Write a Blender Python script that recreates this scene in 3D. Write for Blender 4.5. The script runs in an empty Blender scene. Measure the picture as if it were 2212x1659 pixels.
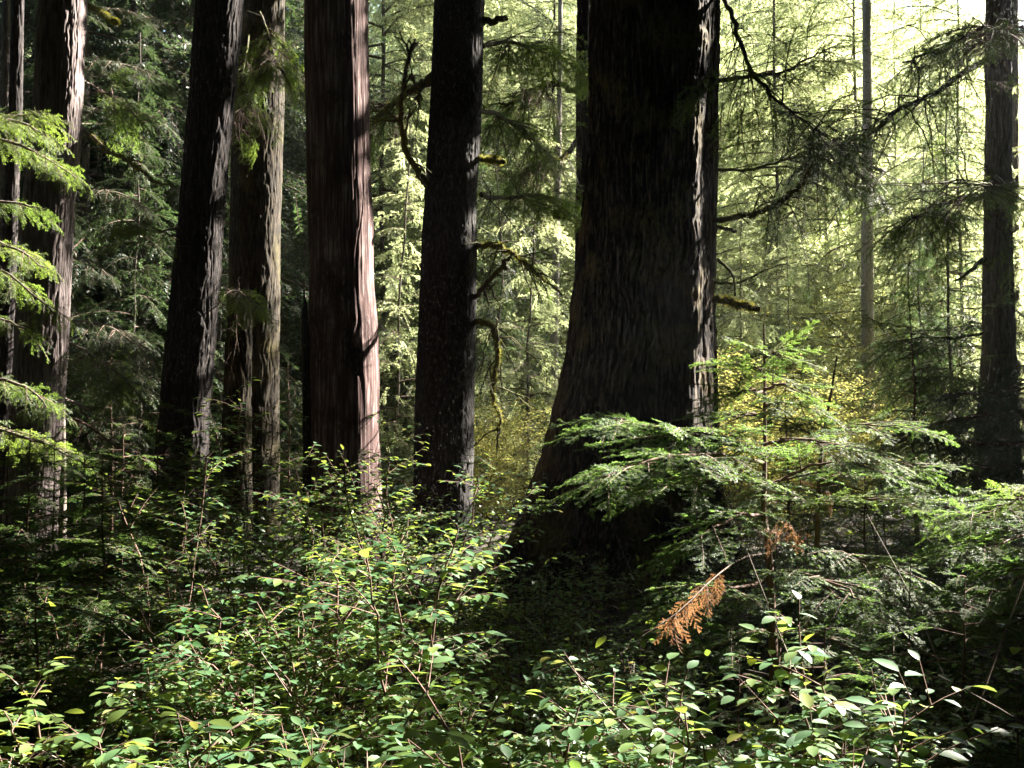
import bpy, math, numpy as np
from mathutils import Vector, Matrix

# ------------------------------------------------------------------ camera, sky, sun, exposure
scene = bpy.context.scene
COL = scene.collection
CAM_H, PITCH, FPX = 1.65, math.radians(1.7), 2372.0      # photo measured on a 2212 x 1659 grid
cam = bpy.data.cameras.new("camera")
cam.sensor_width = 36.0
cam.lens = 36.0 * FPX / 2212.0
cam.clip_start, cam.clip_end = 0.05, 2000.0
camo = bpy.data.objects.new("camera", cam)
camo.location = (0, 0, CAM_H)
camo.rotation_euler = (math.pi / 2 + PITCH, 0, 0)
COL.objects.link(camo)
scene.camera = camo

SUN_AZ, SUN_EL = math.radians(55), math.radians(33)       # azimuth measured from +Y towards +X
S = np.array([math.sin(SUN_AZ) * math.cos(SUN_EL), math.cos(SUN_AZ) * math.cos(SUN_EL), math.sin(SUN_EL)])
world = bpy.data.worlds.new("World")
scene.world = world
world.use_nodes = True
wn = world.node_tree
bg = wn.nodes["Background"]
sky = wn.nodes.new("ShaderNodeTexSky")
sky.sky_type = 'NISHITA'
sky.sun_disc = False
sky.sun_elevation = SUN_EL
sky.sun_rotation = SUN_AZ
wn.links.new(sky.outputs[0], bg.inputs[0])
bg.inputs[1].default_value = 0.05
sl = bpy.data.lights.new("sun", 'SUN')
sl.energy = 5.0
sl.angle = math.radians(0.5)
sl.color = (1.0, 0.93, 0.82)
so = bpy.data.objects.new("sun", sl)
so.rotation_euler = Vector(S).to_track_quat('Z', 'Y').to_euler()
so.location = (30, 20, 40)
COL.objects.link(so)
scene.view_settings.view_transform = 'Standard'
scene.view_settings.look = 'None'
scene.view_settings.exposure = 3.7
scene.view_settings.gamma = 1.0
scene.cycles.max_bounces = 8
scene.cycles.diffuse_bounces = 2
scene.cycles.glossy_bounces = 2
scene.cycles.transmission_bounces = 6
scene.cycles.transparent_max_bounces = 4
scene.cycles.volume_bounces = 0
scene.cycles.sample_clamp_indirect = 6.0

def px(u, v, d):
    """the point seen at photo position u, v (2212 wide) at the depth d metres ahead"""
    dx, dz = (u - 1106.0) / FPX, (829.5 - v) / FPX
    dy = math.cos(PITCH) - math.sin(PITCH) * dz
    k = d / dy
    return np.array([dx * k, d, CAM_H + (math.sin(PITCH) + math.cos(PITCH) * dz) * k])

def nrm(v):
    v = np.asarray(v, float)
    return v / (np.linalg.norm(v, axis=-1, keepdims=True) + 1e-12)

# ------------------------------------------------------------------ materials
def new_mat(name):
    m = bpy.data.materials.new(name)
    m.use_nodes = True
    nt = m.node_tree
    nt.nodes.clear()
    return m, nt, nt.nodes.new, nt.links.new

def ramp(N, stops):
    r = N("ShaderNodeValToRGB")
    e = r.color_ramp.elements
    while len(e) < len(stops):
        e.new(0.5)
    for k, (p, c) in enumerate(stops):
        e[k].position = p
        e[k].color = (*c, 1)
    return r

def leaf_mat(name, cols, trans, rough=0.45, spec=0.5, tmix=0.45, tint_cols=None):
    """cols: ramp over the per-leaf random; the tint attribute moves towards tint_cols"""
    m, nt, N, L = new_mat(name)
    out = N("ShaderNodeOutputMaterial")
    geo = N("ShaderNodeNewGeometry")
    r = ramp(N, cols)
    L(geo.outputs["Random Per Island"], r.inputs[0])
    col = r.outputs[0]
    rt = ramp(N, [(0, trans[0]), (1, trans[1])])
    L(geo.outputs["Random Per Island"], rt.inputs[0])
    tcol = rt.outputs[0]
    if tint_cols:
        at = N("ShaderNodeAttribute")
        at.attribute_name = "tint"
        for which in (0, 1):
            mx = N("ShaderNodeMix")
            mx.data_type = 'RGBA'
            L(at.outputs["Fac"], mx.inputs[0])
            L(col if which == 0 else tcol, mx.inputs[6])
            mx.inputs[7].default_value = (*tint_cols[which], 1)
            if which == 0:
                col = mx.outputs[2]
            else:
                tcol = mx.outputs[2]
    p = N("ShaderNodeBsdfPrincipled")
    L(col, p.inputs["Base Color"])
    p.inputs["Roughness"].default_value = rough
    p.inputs["Specular IOR Level"].default_value = spec
    t = N("ShaderNodeBsdfTranslucent")
    L(tcol, t.inputs[0])
    mix = N("ShaderNodeMixShader")
    mix.inputs[0].default_value = tmix
    L(p.outputs[0], mix.inputs[1])
    L(t.outputs[0], mix.inputs[2])
    L(mix.outputs[0], out.inputs[0])
    return m

def bark_mat(name, dark, mid, light, lichen=(0.2, 0.21, 0.2), lich_amt=0.62, moss=None, moss_at=0.62, zs=0.12, bump=0.6, scale=1.0, low_moss=False):
    m, nt, N, L = new_mat(name)
    out = N("ShaderNodeOutputMaterial")
    p = N("ShaderNodeBsdfPrincipled")
    p.inputs["Roughness"].default_value = 0.9
    p.inputs["Specular IOR Level"].default_value = 0.15
    tc = N("ShaderNodeTexCoord")
    mp = N("ShaderNodeMapping")
    mp.inputs["Scale"].default_value = (scale, scale, scale * zs)
    L(tc.outputs["Object"], mp.inputs[0])
    n1 = N("ShaderNodeTexNoise")
    n1.inputs["Scale"].default_value = 38
    n1.inputs["Detail"].default_value = 6
    n1.inputs["Roughness"].default_value = 0.65
    L(mp.outputs[0], n1.inputs[0])
    r = ramp(N, [(0.32, dark), (0.5, mid), (0.72, light)])
    L(n1.outputs[0], r.inputs[0])
    col = r.outputs[0]
    n2 = N("ShaderNodeTexNoise")
    n2.inputs["Scale"].default_value = 2.2
    n2.inputs["Detail"].default_value = 3
    L(tc.outputs["Object"], n2.inputs[0])
    n3 = N("ShaderNodeTexNoise")
    n3.inputs["Scale"].default_value = 34
    n3.inputs["Detail"].default_value = 3
    mp3 = N("ShaderNodeMapping")
    mp3.inputs["Scale"].default_value = (1, 1, 0.6)
    L(tc.outputs["Object"], mp3.inputs[0])
    L(mp3.outputs[0], n3.inputs[0])
    def mask(fine, a, b, wide, wa, wb):
        m1 = N("ShaderNodeMapRange")
        m1.inputs[1].default_value, m1.inputs[2].default_value = a, b
        L(fine, m1.inputs[0])
        m2 = N("ShaderNodeMapRange")
        m2.inputs[1].default_value, m2.inputs[2].default_value = wa, wb
        L(wide, m2.inputs[0])
        mm = N("ShaderNodeMath")
        mm.operation = 'MULTIPLY'
        L(m1.outputs[0], mm.inputs[0])
        L(m2.outputs[0], mm.inputs[1])
        return mm.outputs[0]
    def mixin(col, fac, c):
        mx = N("ShaderNodeMix")
        mx.data_type = 'RGBA'
        L(fac, mx.inputs[0])
        L(col, mx.inputs[6])
        mx.inputs[7].default_value = (*c, 1)
        return mx.outputs[2]
    col = mixin(col, mask(n3.outputs[0], lich_amt, lich_amt + 0.07, n2.outputs[0], 0.35, 0.6), lichen)
    if moss:
        col = mixin(col, mask(n3.outputs[0], 0.3, 0.55, n2.outputs[0], moss_at - 0.12, moss_at + 0.1), moss)
    L(col, p.inputs["Base Color"])
    b = N("ShaderNodeBump")
    b.inputs["Strength"].default_value = bump
    b.inputs["Distance"].default_value = 0.02
    L(n1.outputs[0], b.inputs["Height"])
    L(b.outputs[0], p.inputs["Normal"])
    L(p.outputs[0], out.inputs[0])
    return m

def soil_mat(name, a, b, c, s=3.0):
    m, nt, N, L = new_mat(name)
    out = N("ShaderNodeOutputMaterial")
    p = N("ShaderNodeBsdfPrincipled")
    p.inputs["Roughness"].default_value = 0.95
    tc = N("ShaderNodeTexCoord")
    n = N("ShaderNodeTexNoise")
    n.inputs["Scale"].default_value = s
    n.inputs["Detail"].default_value = 9
    n.inputs["Roughness"].default_value = 0.7
    L(tc.outputs["Object"], n.inputs[0])
    r = ramp(N, [(0.3, a), (0.5, b), (0.7, c)])
    L(n.outputs[0], r.inputs[0])
    L(r.outputs[0], p.inputs["Base Color"])
    bp = N("ShaderNodeBump")
    bp.inputs["Distance"].default_value = 0.15
    L(n.outputs[0], bp.inputs["Height"])
    L(bp.outputs[0], p.inputs["Normal"])
    L(p.outputs[0], out.inputs[0])
    return m

M = {}
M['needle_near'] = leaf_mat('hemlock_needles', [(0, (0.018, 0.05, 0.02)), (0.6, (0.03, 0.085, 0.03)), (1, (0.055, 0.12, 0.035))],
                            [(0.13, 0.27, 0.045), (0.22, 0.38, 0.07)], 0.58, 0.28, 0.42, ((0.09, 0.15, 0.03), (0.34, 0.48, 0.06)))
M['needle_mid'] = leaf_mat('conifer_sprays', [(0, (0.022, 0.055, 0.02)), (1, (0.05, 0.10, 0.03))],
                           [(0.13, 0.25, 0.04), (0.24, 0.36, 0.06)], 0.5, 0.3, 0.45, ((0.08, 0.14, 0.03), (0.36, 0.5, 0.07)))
M['needle_dark'] = leaf_mat('shade_toned_conifer_sprays', [(0, (0.016, 0.04, 0.018)), (1, (0.032, 0.07, 0.026))],
                            [(0.045, 0.085, 0.03), (0.09, 0.14, 0.045)], 0.5, 0.3, 0.4, ((0.03, 0.06, 0.025), (0.10, 0.17, 0.05)))  # shade of the dim wood put into the needle colour
M['needle_far'] = leaf_mat('haze_toned_conifer_sprays', [(0, (0.05, 0.09, 0.035)), (1, (0.10, 0.145, 0.06))],
                           [(0.44, 0.56, 0.26), (0.67, 0.71, 0.36)], 0.6, 0.3, 0.62, ((0.09, 0.13, 0.05), (0.62, 0.67, 0.32)))  # haze and backlight put into the needle colour and translucency
M['leaf'] = leaf_mat('shrub_leaves', [(0, (0.04, 0.105, 0.05)), (0.7, (0.065, 0.145, 0.065)), (0.92, (0.11, 0.17, 0.045)), (1, (0.24, 0.22, 0.03))],
                     [(0.13, 0.26, 0.05), (0.28, 0.38, 0.06)], 0.46, 0.6, 0.38, ((0.14, 0.18, 0.03), (0.45, 0.48, 0.05)))
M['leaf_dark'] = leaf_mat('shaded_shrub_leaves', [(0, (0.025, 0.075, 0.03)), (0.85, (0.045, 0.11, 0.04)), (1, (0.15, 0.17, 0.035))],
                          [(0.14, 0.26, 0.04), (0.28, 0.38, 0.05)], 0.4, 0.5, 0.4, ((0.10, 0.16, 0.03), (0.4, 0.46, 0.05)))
M['maple'] = leaf_mat('autumn_leaves', [(0, (0.16, 0.21, 0.05)), (0.78, (0.26, 0.26, 0.05)), (1, (0.36, 0.19, 0.05))],
                      [(0.56, 0.62, 0.17), (0.68, 0.55, 0.16)], 0.5, 0.3, 0.55, ((0.2, 0.24, 0.05), (0.58, 0.62, 0.12)))
M['dead_needles'] = leaf_mat('dead_orange_needles', [(0, (0.20, 0.085, 0.035)), (.6, (0.33, 0.16, 0.07)), (1, (0.42, 0.28, 0.15))],
                             [(0.40, 0.16, 0.06), (0.52, 0.30, 0.13)], 0.6, 0.2, 0.4)
M['twig'] = bark_mat('brown_twigs', (0.05, 0.035, 0.028), (0.1, 0.07, 0.055), (0.17, 0.12, 0.1), bump=0.2)
M['grey_twig'] = bark_mat('grey_dead_twigs', (0.08, 0.065, 0.055), (0.17, 0.14, 0.12), (0.28, 0.23, 0.2), bump=0.2)
M['red_stem'] = bark_mat('reddish_stems', (0.06, 0.038, 0.03), (0.12, 0.075, 0.058), (0.2, 0.135, 0.11), bump=0.2)
M['limb'] = bark_mat('mossy_limbs', (0.03, 0.025, 0.02), (0.06, 0.05, 0.04), (0.1, 0.085, 0.06), moss=(0.09, 0.10, 0.02), moss_at=0.5, bump=0.5)
M['moss'] = leaf_mat('moss', [(0, (0.09, 0.10, 0.02)), (1, (0.17, 0.17, 0.04))], [(0.3, 0.3, 0.05), (0.4, 0.36, 0.06)], 0.8, 0.1, 0.3)
M['cedar'] = bark_mat('cedar_bark', (0.05, 0.04, 0.038), (0.16, 0.13, 0.125), (0.33, 0.28, 0.275), lich_amt=0.66, zs=0.07)
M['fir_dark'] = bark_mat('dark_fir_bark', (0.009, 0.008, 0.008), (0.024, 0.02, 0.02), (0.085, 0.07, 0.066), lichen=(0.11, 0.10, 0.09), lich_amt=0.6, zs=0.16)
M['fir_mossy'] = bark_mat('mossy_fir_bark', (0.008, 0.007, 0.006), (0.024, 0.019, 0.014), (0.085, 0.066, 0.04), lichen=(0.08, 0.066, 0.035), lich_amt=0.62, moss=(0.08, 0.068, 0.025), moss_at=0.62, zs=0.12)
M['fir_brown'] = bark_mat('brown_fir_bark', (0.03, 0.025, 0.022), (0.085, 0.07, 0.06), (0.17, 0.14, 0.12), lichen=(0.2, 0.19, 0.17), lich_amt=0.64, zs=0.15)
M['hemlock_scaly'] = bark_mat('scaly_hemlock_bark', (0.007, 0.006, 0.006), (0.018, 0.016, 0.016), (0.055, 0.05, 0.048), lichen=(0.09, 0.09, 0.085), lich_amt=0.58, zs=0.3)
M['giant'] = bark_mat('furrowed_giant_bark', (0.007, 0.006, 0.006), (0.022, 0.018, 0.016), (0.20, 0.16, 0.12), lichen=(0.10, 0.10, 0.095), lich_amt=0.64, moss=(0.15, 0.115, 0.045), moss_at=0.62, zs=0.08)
M['snag'] = bark_mat('bare_snag_wood', (0.04, 0.02, 0.018), (0.10, 0.06, 0.056), (0.46, 0.35, 0.33), lichen=(0.08, 0.05, 0.045), lich_amt=0.66, zs=0.05, bump=0.35, moss=(0.045, 0.026, 0.024), moss_at=0.54)
M['charred'] = bark_mat('charred_wood', (0.012, 0.01, 0.01), (0.025, 0.02, 0.02), (0.05, 0.04, 0.04), zs=0.06)
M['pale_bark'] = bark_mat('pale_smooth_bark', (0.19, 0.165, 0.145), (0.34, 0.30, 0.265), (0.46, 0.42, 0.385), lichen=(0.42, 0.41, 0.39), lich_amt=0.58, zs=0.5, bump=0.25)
M['grey_bark'] = bark_mat('grey_conifer_bark', (0.04, 0.034, 0.03), (0.1, 0.085, 0.075), (0.19, 0.16, 0.145), zs=0.2)
M['soil'] = soil_mat('forest_soil', (0.015, 0.011, 0.008), (0.035, 0.026, 0.017), (0.06, 0.045, 0.028))
M['hill'] = soil_mat('wooded_hillside', (0.02, 0.035, 0.02), (0.04, 0.06, 0.03), (0.09, 0.09, 0.04), 0.15)

# ------------------------------------------------------------------ mesh building
class Acc:
    """collects quads; build() links them as ONE mesh object"""
    def __init__(self):
        self.v, self.f, self.m, self.t, self.n = [], [], [], [], 0
    def add(self, v, f, mi=0, tint=0.0):
        v = np.asarray(v, float).reshape(-1, 3)
        f = np.asarray(f, np.int64).reshape(-1, 4)
        self.v.append(v)
        self.f.append(f + self.n)
        self.m.append(np.full(len(f), mi, np.int32))
        t = np.asarray(tint, float)
        self.t.append(np.full(len(v), float(t)) if t.ndim == 0 else t)
        self.n += len(v)
    def arrays(self):
        return np.concatenate(self.v), np.concatenate(self.f), np.concatenate(self.m), np.concatenate(self.t)
    def mesh(self, name, mats, base=(0, 0, 0), smooth=False):
        v, f, mi, t = self.arrays()
        me = bpy.data.meshes.new(name)
        me.vertices.add(len(v))
        me.vertices.foreach_set("co", (v - np.asarray(base)).astype(np.float32).ravel())
        me.loops.add(len(f) * 4)
        me.loops.foreach_set("vertex_index", f.astype(np.int32).ravel())
        me.polygons.add(len(f))
        me.polygons.foreach_set("loop_start", np.arange(0, len(f) * 4, 4, dtype=np.int32))
        me.polygons.foreach_set("loop_total", np.full(len(f), 4, np.int32))
        for m in mats:
            me.materials.append(m)
        me.polygons.foreach_set("material_index", mi)
        if smooth:
            me.polygons.foreach_set("use_smooth", np.ones(len(f), bool))
        a = me.attributes.new("tint", 'FLOAT', 'POINT')
        a.data.foreach_set("value", t.astype(np.float32))
        me.update(calc_edges=True)
        return me
    def build(self, name, mats, parent=None, base=(0, 0, 0), smooth=False):
        me = self.mesh(name, mats if isinstance(mats, (list, tuple)) else [mats], base, smooth)
        return link(name, me, parent)

def link(name, me, parent=None):
    o = bpy.data.objects.new(name, me)
    COL.objects.link(o)
    if parent is not None:
        o.parent = parent
    return o

def thing(name, label, cat, loc, group=None):
    o = bpy.data.objects.new(name, None)
    o.empty_display_size = 0.2
    o.location = tuple(float(x) for x in loc)
    COL.objects.link(o)
    o['label'] = label
    o['category'] = cat
    if group:
        o['group'] = group
    return o

def put(src_parts, name, label, cat, loc, rot=0.0, scale=1.0, group=None, tilt=(0, 0)):
    """a copy of a thing: src_parts are (name, mesh, [children]) whose mesh data is shared"""
    r = thing(name, label, cat, loc, group)
    r.rotation_euler = (tilt[0], tilt[1], rot)
    r.scale = (scale,) * 3 if np.isscalar(scale) else scale
    for nm, me in src_parts:
        link(nm, me, r)
    return r

def tube(acc, pts, rad, ns=5, mi=0, tint=0.0):
    pts = np.asarray(pts, float)
    n = len(pts)
    rad = np.broadcast_to(np.asarray(rad, float), (n,))
    tan = nrm(np.gradient(pts, axis=0))
    ref = np.array([0.3, 0.2, 1.0]) if abs(tan[:, 2]).mean() < 0.8 else np.array([1.0, 0.2, 0.1])
    a = nrm(np.cross(tan, ref))
    b = np.cross(tan, a)
    th = np.arange(ns) * 2 * math.pi / ns
    v = pts[:, None] + rad[:, None, None] * (np.cos(th)[None, :, None] * a[:, None] + np.sin(th)[None, :, None] * b[:, None])
    i, j = np.meshgrid(np.arange(n - 1), np.arange(ns), indexing='ij')
    j2 = (j + 1) % ns
    f = np.stack([i * ns + j, i * ns + j2, (i + 1) * ns + j2, (i + 1) * ns + j], -1).reshape(-1, 4)
    acc.add(v, f, mi, tint)

def smooth_line(pts, n):
    """a Catmull-Rom resampling of a polyline"""
    pts = np.asarray(pts, float)
    if len(pts) < 3:
        t = np.linspace(0, 1, n)[:, None]
        return pts[0] * (1 - t) + pts[-1] * t
    P = np.vstack([2 * pts[0] - pts[1], pts, 2 * pts[-1] - pts[-2]])
    out = []
    for s in np.linspace(0, len(pts) - 1 - 1e-6, n):
        k = int(s)
        t = s - k
        p0, p1, p2, p3 = P[k:k + 4]
        out.append(0.5 * (2 * p1 + (p2 - p0) * t + (2 * p0 - 5 * p1 + 4 * p2 - p3) * t * t + (3 * p1 - p0 - 3 * p2 + p3) * t ** 3))
    return np.array(out)

def vnoise(a, b, pa, seed):
    """smooth value noise, periodic with pa cells in a"""
    rng = np.random.default_rng(seed)
    nb = int(np.ceil(b.max())) + 3
    T = rng.random((pa, nb)) * 2 - 1
    ia, ib = np.floor(a).astype(int), np.floor(b).astype(int)
    fa, fb = a - ia, b - ib
    fa, fb = fa * fa * (3 - 2 * fa), fb * fb * (3 - 2 * fb)
    ia, ib = ia % pa, np.clip(ib, 0, nb - 2)
    ja = (ia + 1) % pa
    return (T[ia, ib] * (1 - fa) + T[ja, ib] * fa) * (1 - fb) + (T[ia, ib + 1] * (1 - fa) + T[ja, ib + 1] * fa) * fb

# ------------------------------------------------------------------ trunks
def trunk_mesh(profile, d, ztop=None, kind='fissure', amp=0.02, seed=0, nth=200, dz=0.03, cell=0.06, roots=0, ridge=0.0, broken=False, zmin=-0.25, taper=0.012, lump=0.012):
    """profile: (v, left edge, right edge) in photo pixels at depth d -> surface of revolution with modelled bark"""
    P = np.array([np.concatenate([(px(l, v, d) + px(r, v, d)) / 2, [(r - l) / 2 / FPX * d]]) for v, l, r in profile])
    P = P[np.argsort(P[:, 2])]
    zt = P[-1, 2] if ztop is None else ztop
    zvis = min(zt, 7.0 + 0.42 * (d - 12))
    zs = np.arange(zmin, zvis, dz)
    if zt > zvis:
        zs = np.concatenate([zs, np.linspace(zvis, zt, int((zt - zvis) / 0.25) + 2)])
    def ext(col):
        y = np.interp(zs, P[:, 2], P[:, col])
        hi = zs > P[-1, 2]
        sl = np.clip((P[-1, col] - P[-2, col]) / (P[-1, 2] - P[-2, 2]), -0.05, 0.05)
        if col == 3:
            y[hi] = np.maximum(P[-1, col] - taper * (zs[hi] - P[-1, 2]), 0.02)
        else:
            y[hi] = P[-1, col] + sl * (zs[hi] - P[-1, 2])
        lo = zs < P[0, 2]
        sl = (P[1, col] - P[0, col]) / (P[1, 2] - P[0, 2])
        y[lo] = P[0, col] + np.clip(sl, -0.6, 0.6) * (zs[lo] - P[0, 2])
        k = max(1, int(0.35 / dz))
        yp = np.concatenate([np.full(k, y[0]), y, np.full(k, y[-1])])
        w = np.hanning(2 * k + 1)
        return np.convolve(yp, w / w.sum(), 'valid')
    cx, r = ext(0), ext(3)
    th = np.arange(nth) * 2 * math.pi / nth
    Z, TH = np.meshgrid(zs - zmin, th, indexing='ij')
    R = np.repeat(r[:, None], nth, 1)
    r0 = float(np.median(r))
    na = max(8, int(2 * math.pi * r0 / cell))
    def N(ca, cb, s, warp=0.0):
        A = TH / (2 * math.pi) * ca + warp
        return vnoise(A % ca, np.maximum(Z / cb, 0), ca, seed * 17 + s)
    if kind == 'wood':
        w = N(5, 1.2, 1) * 1.5
        w = w + N(9, 0.5, 11) * 0.8
        D = 0.4 * N(na * 3, 0.7, 2, w) + 0.5 * N(na, 1.3, 3, w) + 0.25 * N(na * 6, 0.3, 4, w) + 0.3 * N(na * 2, 0.12, 12, w)
        g = np.abs(N(max(6, na // 3), 2.6, 5, w))
        D -= 1.4 * np.clip(0.10 - g, 0, 1) / 0.10 * (N(5, 1.4, 6) > -0.1)
    else:
        w = N(max(5, na // 4), 0.35, 1) * 0.9 + N(na, 0.12, 7) * 0.35
        zf = 0.45 if kind == 'fissure' else 0.12
        g = np.abs(N(na, zf, 2, w))
        plate = np.clip(g / 0.35, 0, 1) ** 0.7
        g2 = np.abs(N(na * 2, zf * 0.4, 3, w))
        D = plate - 0.55 + 0.35 * np.clip(g2 / 0.3, 0, 1) + 0.28 * N(na * 3, 0.05, 4) + 0.2 * N(na * 4, 0.18, 5)
    R = R + amp * D + lump * r0 / 0.3 * (N(5, 0.9, 8) + 0.6 * N(9, 0.5, 9))
    if ridge:
        # a rib of wood down the trunk's near right side with a hollow flank beyond it
        dg_ = np.degrees(np.angle(np.exp(1j * TH))) + 5 * vnoise(np.zeros_like(zs), (zs - zmin) / 1.1, 3, seed + 40)[:, None]
        prof = np.interp(dg_, [-105, -80, -64, -58, -40, -22, -4, 20], [0, .02, .085, .075, -.10, -.075, 0, 0])
        R = R + r[:, None] * ridge * prof * np.interp(zs, [0, 3.6, 6.5], [1.0, 1.0, .45])[:, None]
    if roots:
        zz = Z + zmin
        fl = np.exp(-np.maximum(zz, 0) / 0.5)
        lob = np.zeros_like(R)
        rg = np.random.default_rng(seed + 5)
        for k in range(roots):
            a0 = 2 * math.pi * (k + rg.uniform(-.25, .25)) / roots
            lob += np.exp(-((np.angle(np.exp(1j * (TH - a0)))) / 0.28) ** 2)
        R = R * (1 + 0.32 * fl * (lob - 0.35))
    if broken:
        top = (zs > zt - 0.6)
        jag = zt - 0.45 + 0.45 * vnoise((th / (2 * math.pi) * 9) % 9, np.zeros_like(th), 9, seed + 3)
    V = np.stack([cx[:, None] + R * np.cos(TH), d + R * np.sin(TH), np.repeat(zs[:, None], nth, 1)], -1)
    if broken:
        V[..., 2] = np.minimum(V[..., 2], jag[None, :])
    # a lid closes the top
    nz = len(zs)
    i, j = np.meshgrid(np.arange(nz - 1), np.arange(nth), indexing='ij')
    j2 = (j + 1) % nth
    f = np.stack([i * nth + j, i * nth + j2, (i + 1) * nth + j2, (i + 1) * nth + j], -1).reshape(-1, 4)
    a = Acc()
    V = V.reshape(-1, 3)
    c = np.array([[cx[-1], d, V[-nth:, 2].mean() - 0.1]])
    jj = np.arange(0, nth, 2)
    lid = np.stack([(nz - 1) * nth + jj, (nz - 1) * nth + (jj + 1) % nth, (nz - 1) * nth + (jj + 2) % nth, np.full(len(jj), nz * nth)], -1)
    a.add(np.vstack([V, c]), np.vstack([f, lid]))
    base = np.array([float(np.interp(0, zs, cx)), d, 0.0])
    axis = lambda z: np.array([np.interp(z, zs, cx), d, z])
    rad = lambda z: float(np.interp(z, zs, r))
    return a, base, axis, rad

# ------------------------------------------------------------------ conifer sprays
def spray(rng, L, nl, nw, ns, ts, droop=0.25, tl=0.42, sub=True, hang=0.15, wood=True, roll=0.35, bare=0.12):
    """one flat hemlock bough along +x: axis, alternating twigs, needles as small rhombs. Returns (needles, wood) accumulators"""
    N, W = Acc(), Acc()
    n = 14
    x = np.linspace(0, L, n)
    axis = np.stack([x, L * 0.05 * np.cumsum(rng.normal(0, .25, n)) / 3, L * (0.10 * (x / L) - (droop + 0.1) * (x / L) ** 2)], -1)
    if wood:
        tube(W, axis, np.linspace(0.011, 0.003, n) * L ** 0.8, 4)
    tw = []
    def twig(p, dirv, ln, up):
        m = 5
        s = np.linspace(0, 1, m)[:, None]
        q = p + dirv * ln * s + np.array([0, 0, -hang * ln]) * s ** 2 + rng.normal(0, .012 * ln, (m, 3)) * s
        tw.append((q, up))
        if wood:
            tube(W, q, np.linspace(0.0035, 0.0012, m) * L ** 0.7, 3)
        return q
    s, side = bare * L, 1
    while s < L * 0.985:
        t = s / L
        p = np.array([np.interp(s, x, axis[:, k]) for k in range(3)])
        tan = nrm(np.array([np.interp(min(s + .05 * L, L), x, axis[:, k]) - np.interp(s, x, axis[:, k]) for k in range(3)]) + np.array([1e-6, 0, 0]))
        ang = math.radians(rng.uniform(42, 66) - 12 * t)
        ln = tl * L * (1 - t) ** 0.75 * (0.55 + 0.45 * min(1, t * 4)) * rng.uniform(.6, 1.15) + ns * 3
        r = rng.normal(0, roll)
        lat = np.array([-tan[1], tan[0], 0.0])
        lat = nrm(lat) * math.cos(r) + np.array([0, 0, math.sin(r)])
        dv = nrm(tan * math.cos(ang) + lat * side * math.sin(ang))
        up = nrm(np.cross(tan, lat * side) * side)
        q = twig(p, dv, ln, up)
        if sub and ln > ts * 2.2:
            u, sd = 0.25, 1
            while u < 0.92:
                pp = q[0] + (q[-1] - q[0]) * u
                pp[2] = np.interp(u, np.linspace(0, 1, 5), q[:, 2])
                d2 = nrm(dv * 0.7 + sd * np.cross(up, dv) * 0.75 + rng.normal(0, .12, 3))
                twig(pp, d2, ln * 0.42 * (1 - u) + ns * 2, up)
                sd = -sd
                u += ts / ln * rng.uniform(.75, 1.2)
        side = -side
        s += ts * 0.5 * rng.uniform(.7, 1.3)
    tw.append((axis[n // 2:], np.array([0, 0, 1.0])))
    B, D, U, LL = [], [], [], []
    for q, up in tw:
        seg = np.linalg.norm(np.diff(q, axis=0), axis=1)
        cum = np.concatenate([[0], np.cumsum(seg)])
        k = max(2, int(cum[-1] / ns))
        ss = (np.arange(k) + rng.uniform(0, 1, k) * .6) / k * cum[-1]
        p = np.stack([np.interp(ss, cum, q[:, c]) for c in range(3)], -1)
        tan = nrm(q[-1] - q[0])
        for sd in (-1, 1):
            d = tan * 0.45 + sd * np.cross(up, tan) * 0.9 + rng.normal(0, .22, (k, 3))
            B.append(p); D.append(nrm(d)); U.append(np.repeat(up[None], k, 0) + rng.normal(0, .35, (k, 3)))
            LL.append(nl * rng.uniform(.6, 1.15, k))
    B, D, U, LL = np.concatenate(B), np.concatenate(D), np.concatenate(U), np.concatenate(LL)
    Wd = nrm(np.cross(U, D)) * (nw * 0.5)
    mid = B + D * (LL * 0.5)[:, None]
    v = np.stack([B, mid + Wd, B + D * LL[:, None], mid - Wd], 1)
    f = np.arange(len(B) * 4).reshape(-1, 4)
    N.add(v, f)
    return N, W

def templates(seed, k, **kw):
    out = []
    for i in range(k):
        rng = np.random.default_rng(seed + i)
        n, w = spray(rng, **kw)
        nv, nf = np.concatenate(n.v), np.concatenate(n.f)
        if w.v:
            wv, wf = np.concatenate(w.v), np.concatenate(w.f)
        else:
            wv, wf = np.zeros((0, 3)), np.zeros((0, 4), np.int64)
        out.append((nv, nf, wv, wf))
    return out

def frame(dirv, roll=0.0):
    x = nrm(dirv)
    y = nrm(np.cross([0, 0, 1.0], x) + np.array([0, 1e-5, 0]))
    z = np.cross(x, y)
    c, s = math.cos(roll), math.sin(roll)
    return np.stack([x, y * c + z * s, -y * s + z * c], 1)

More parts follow.
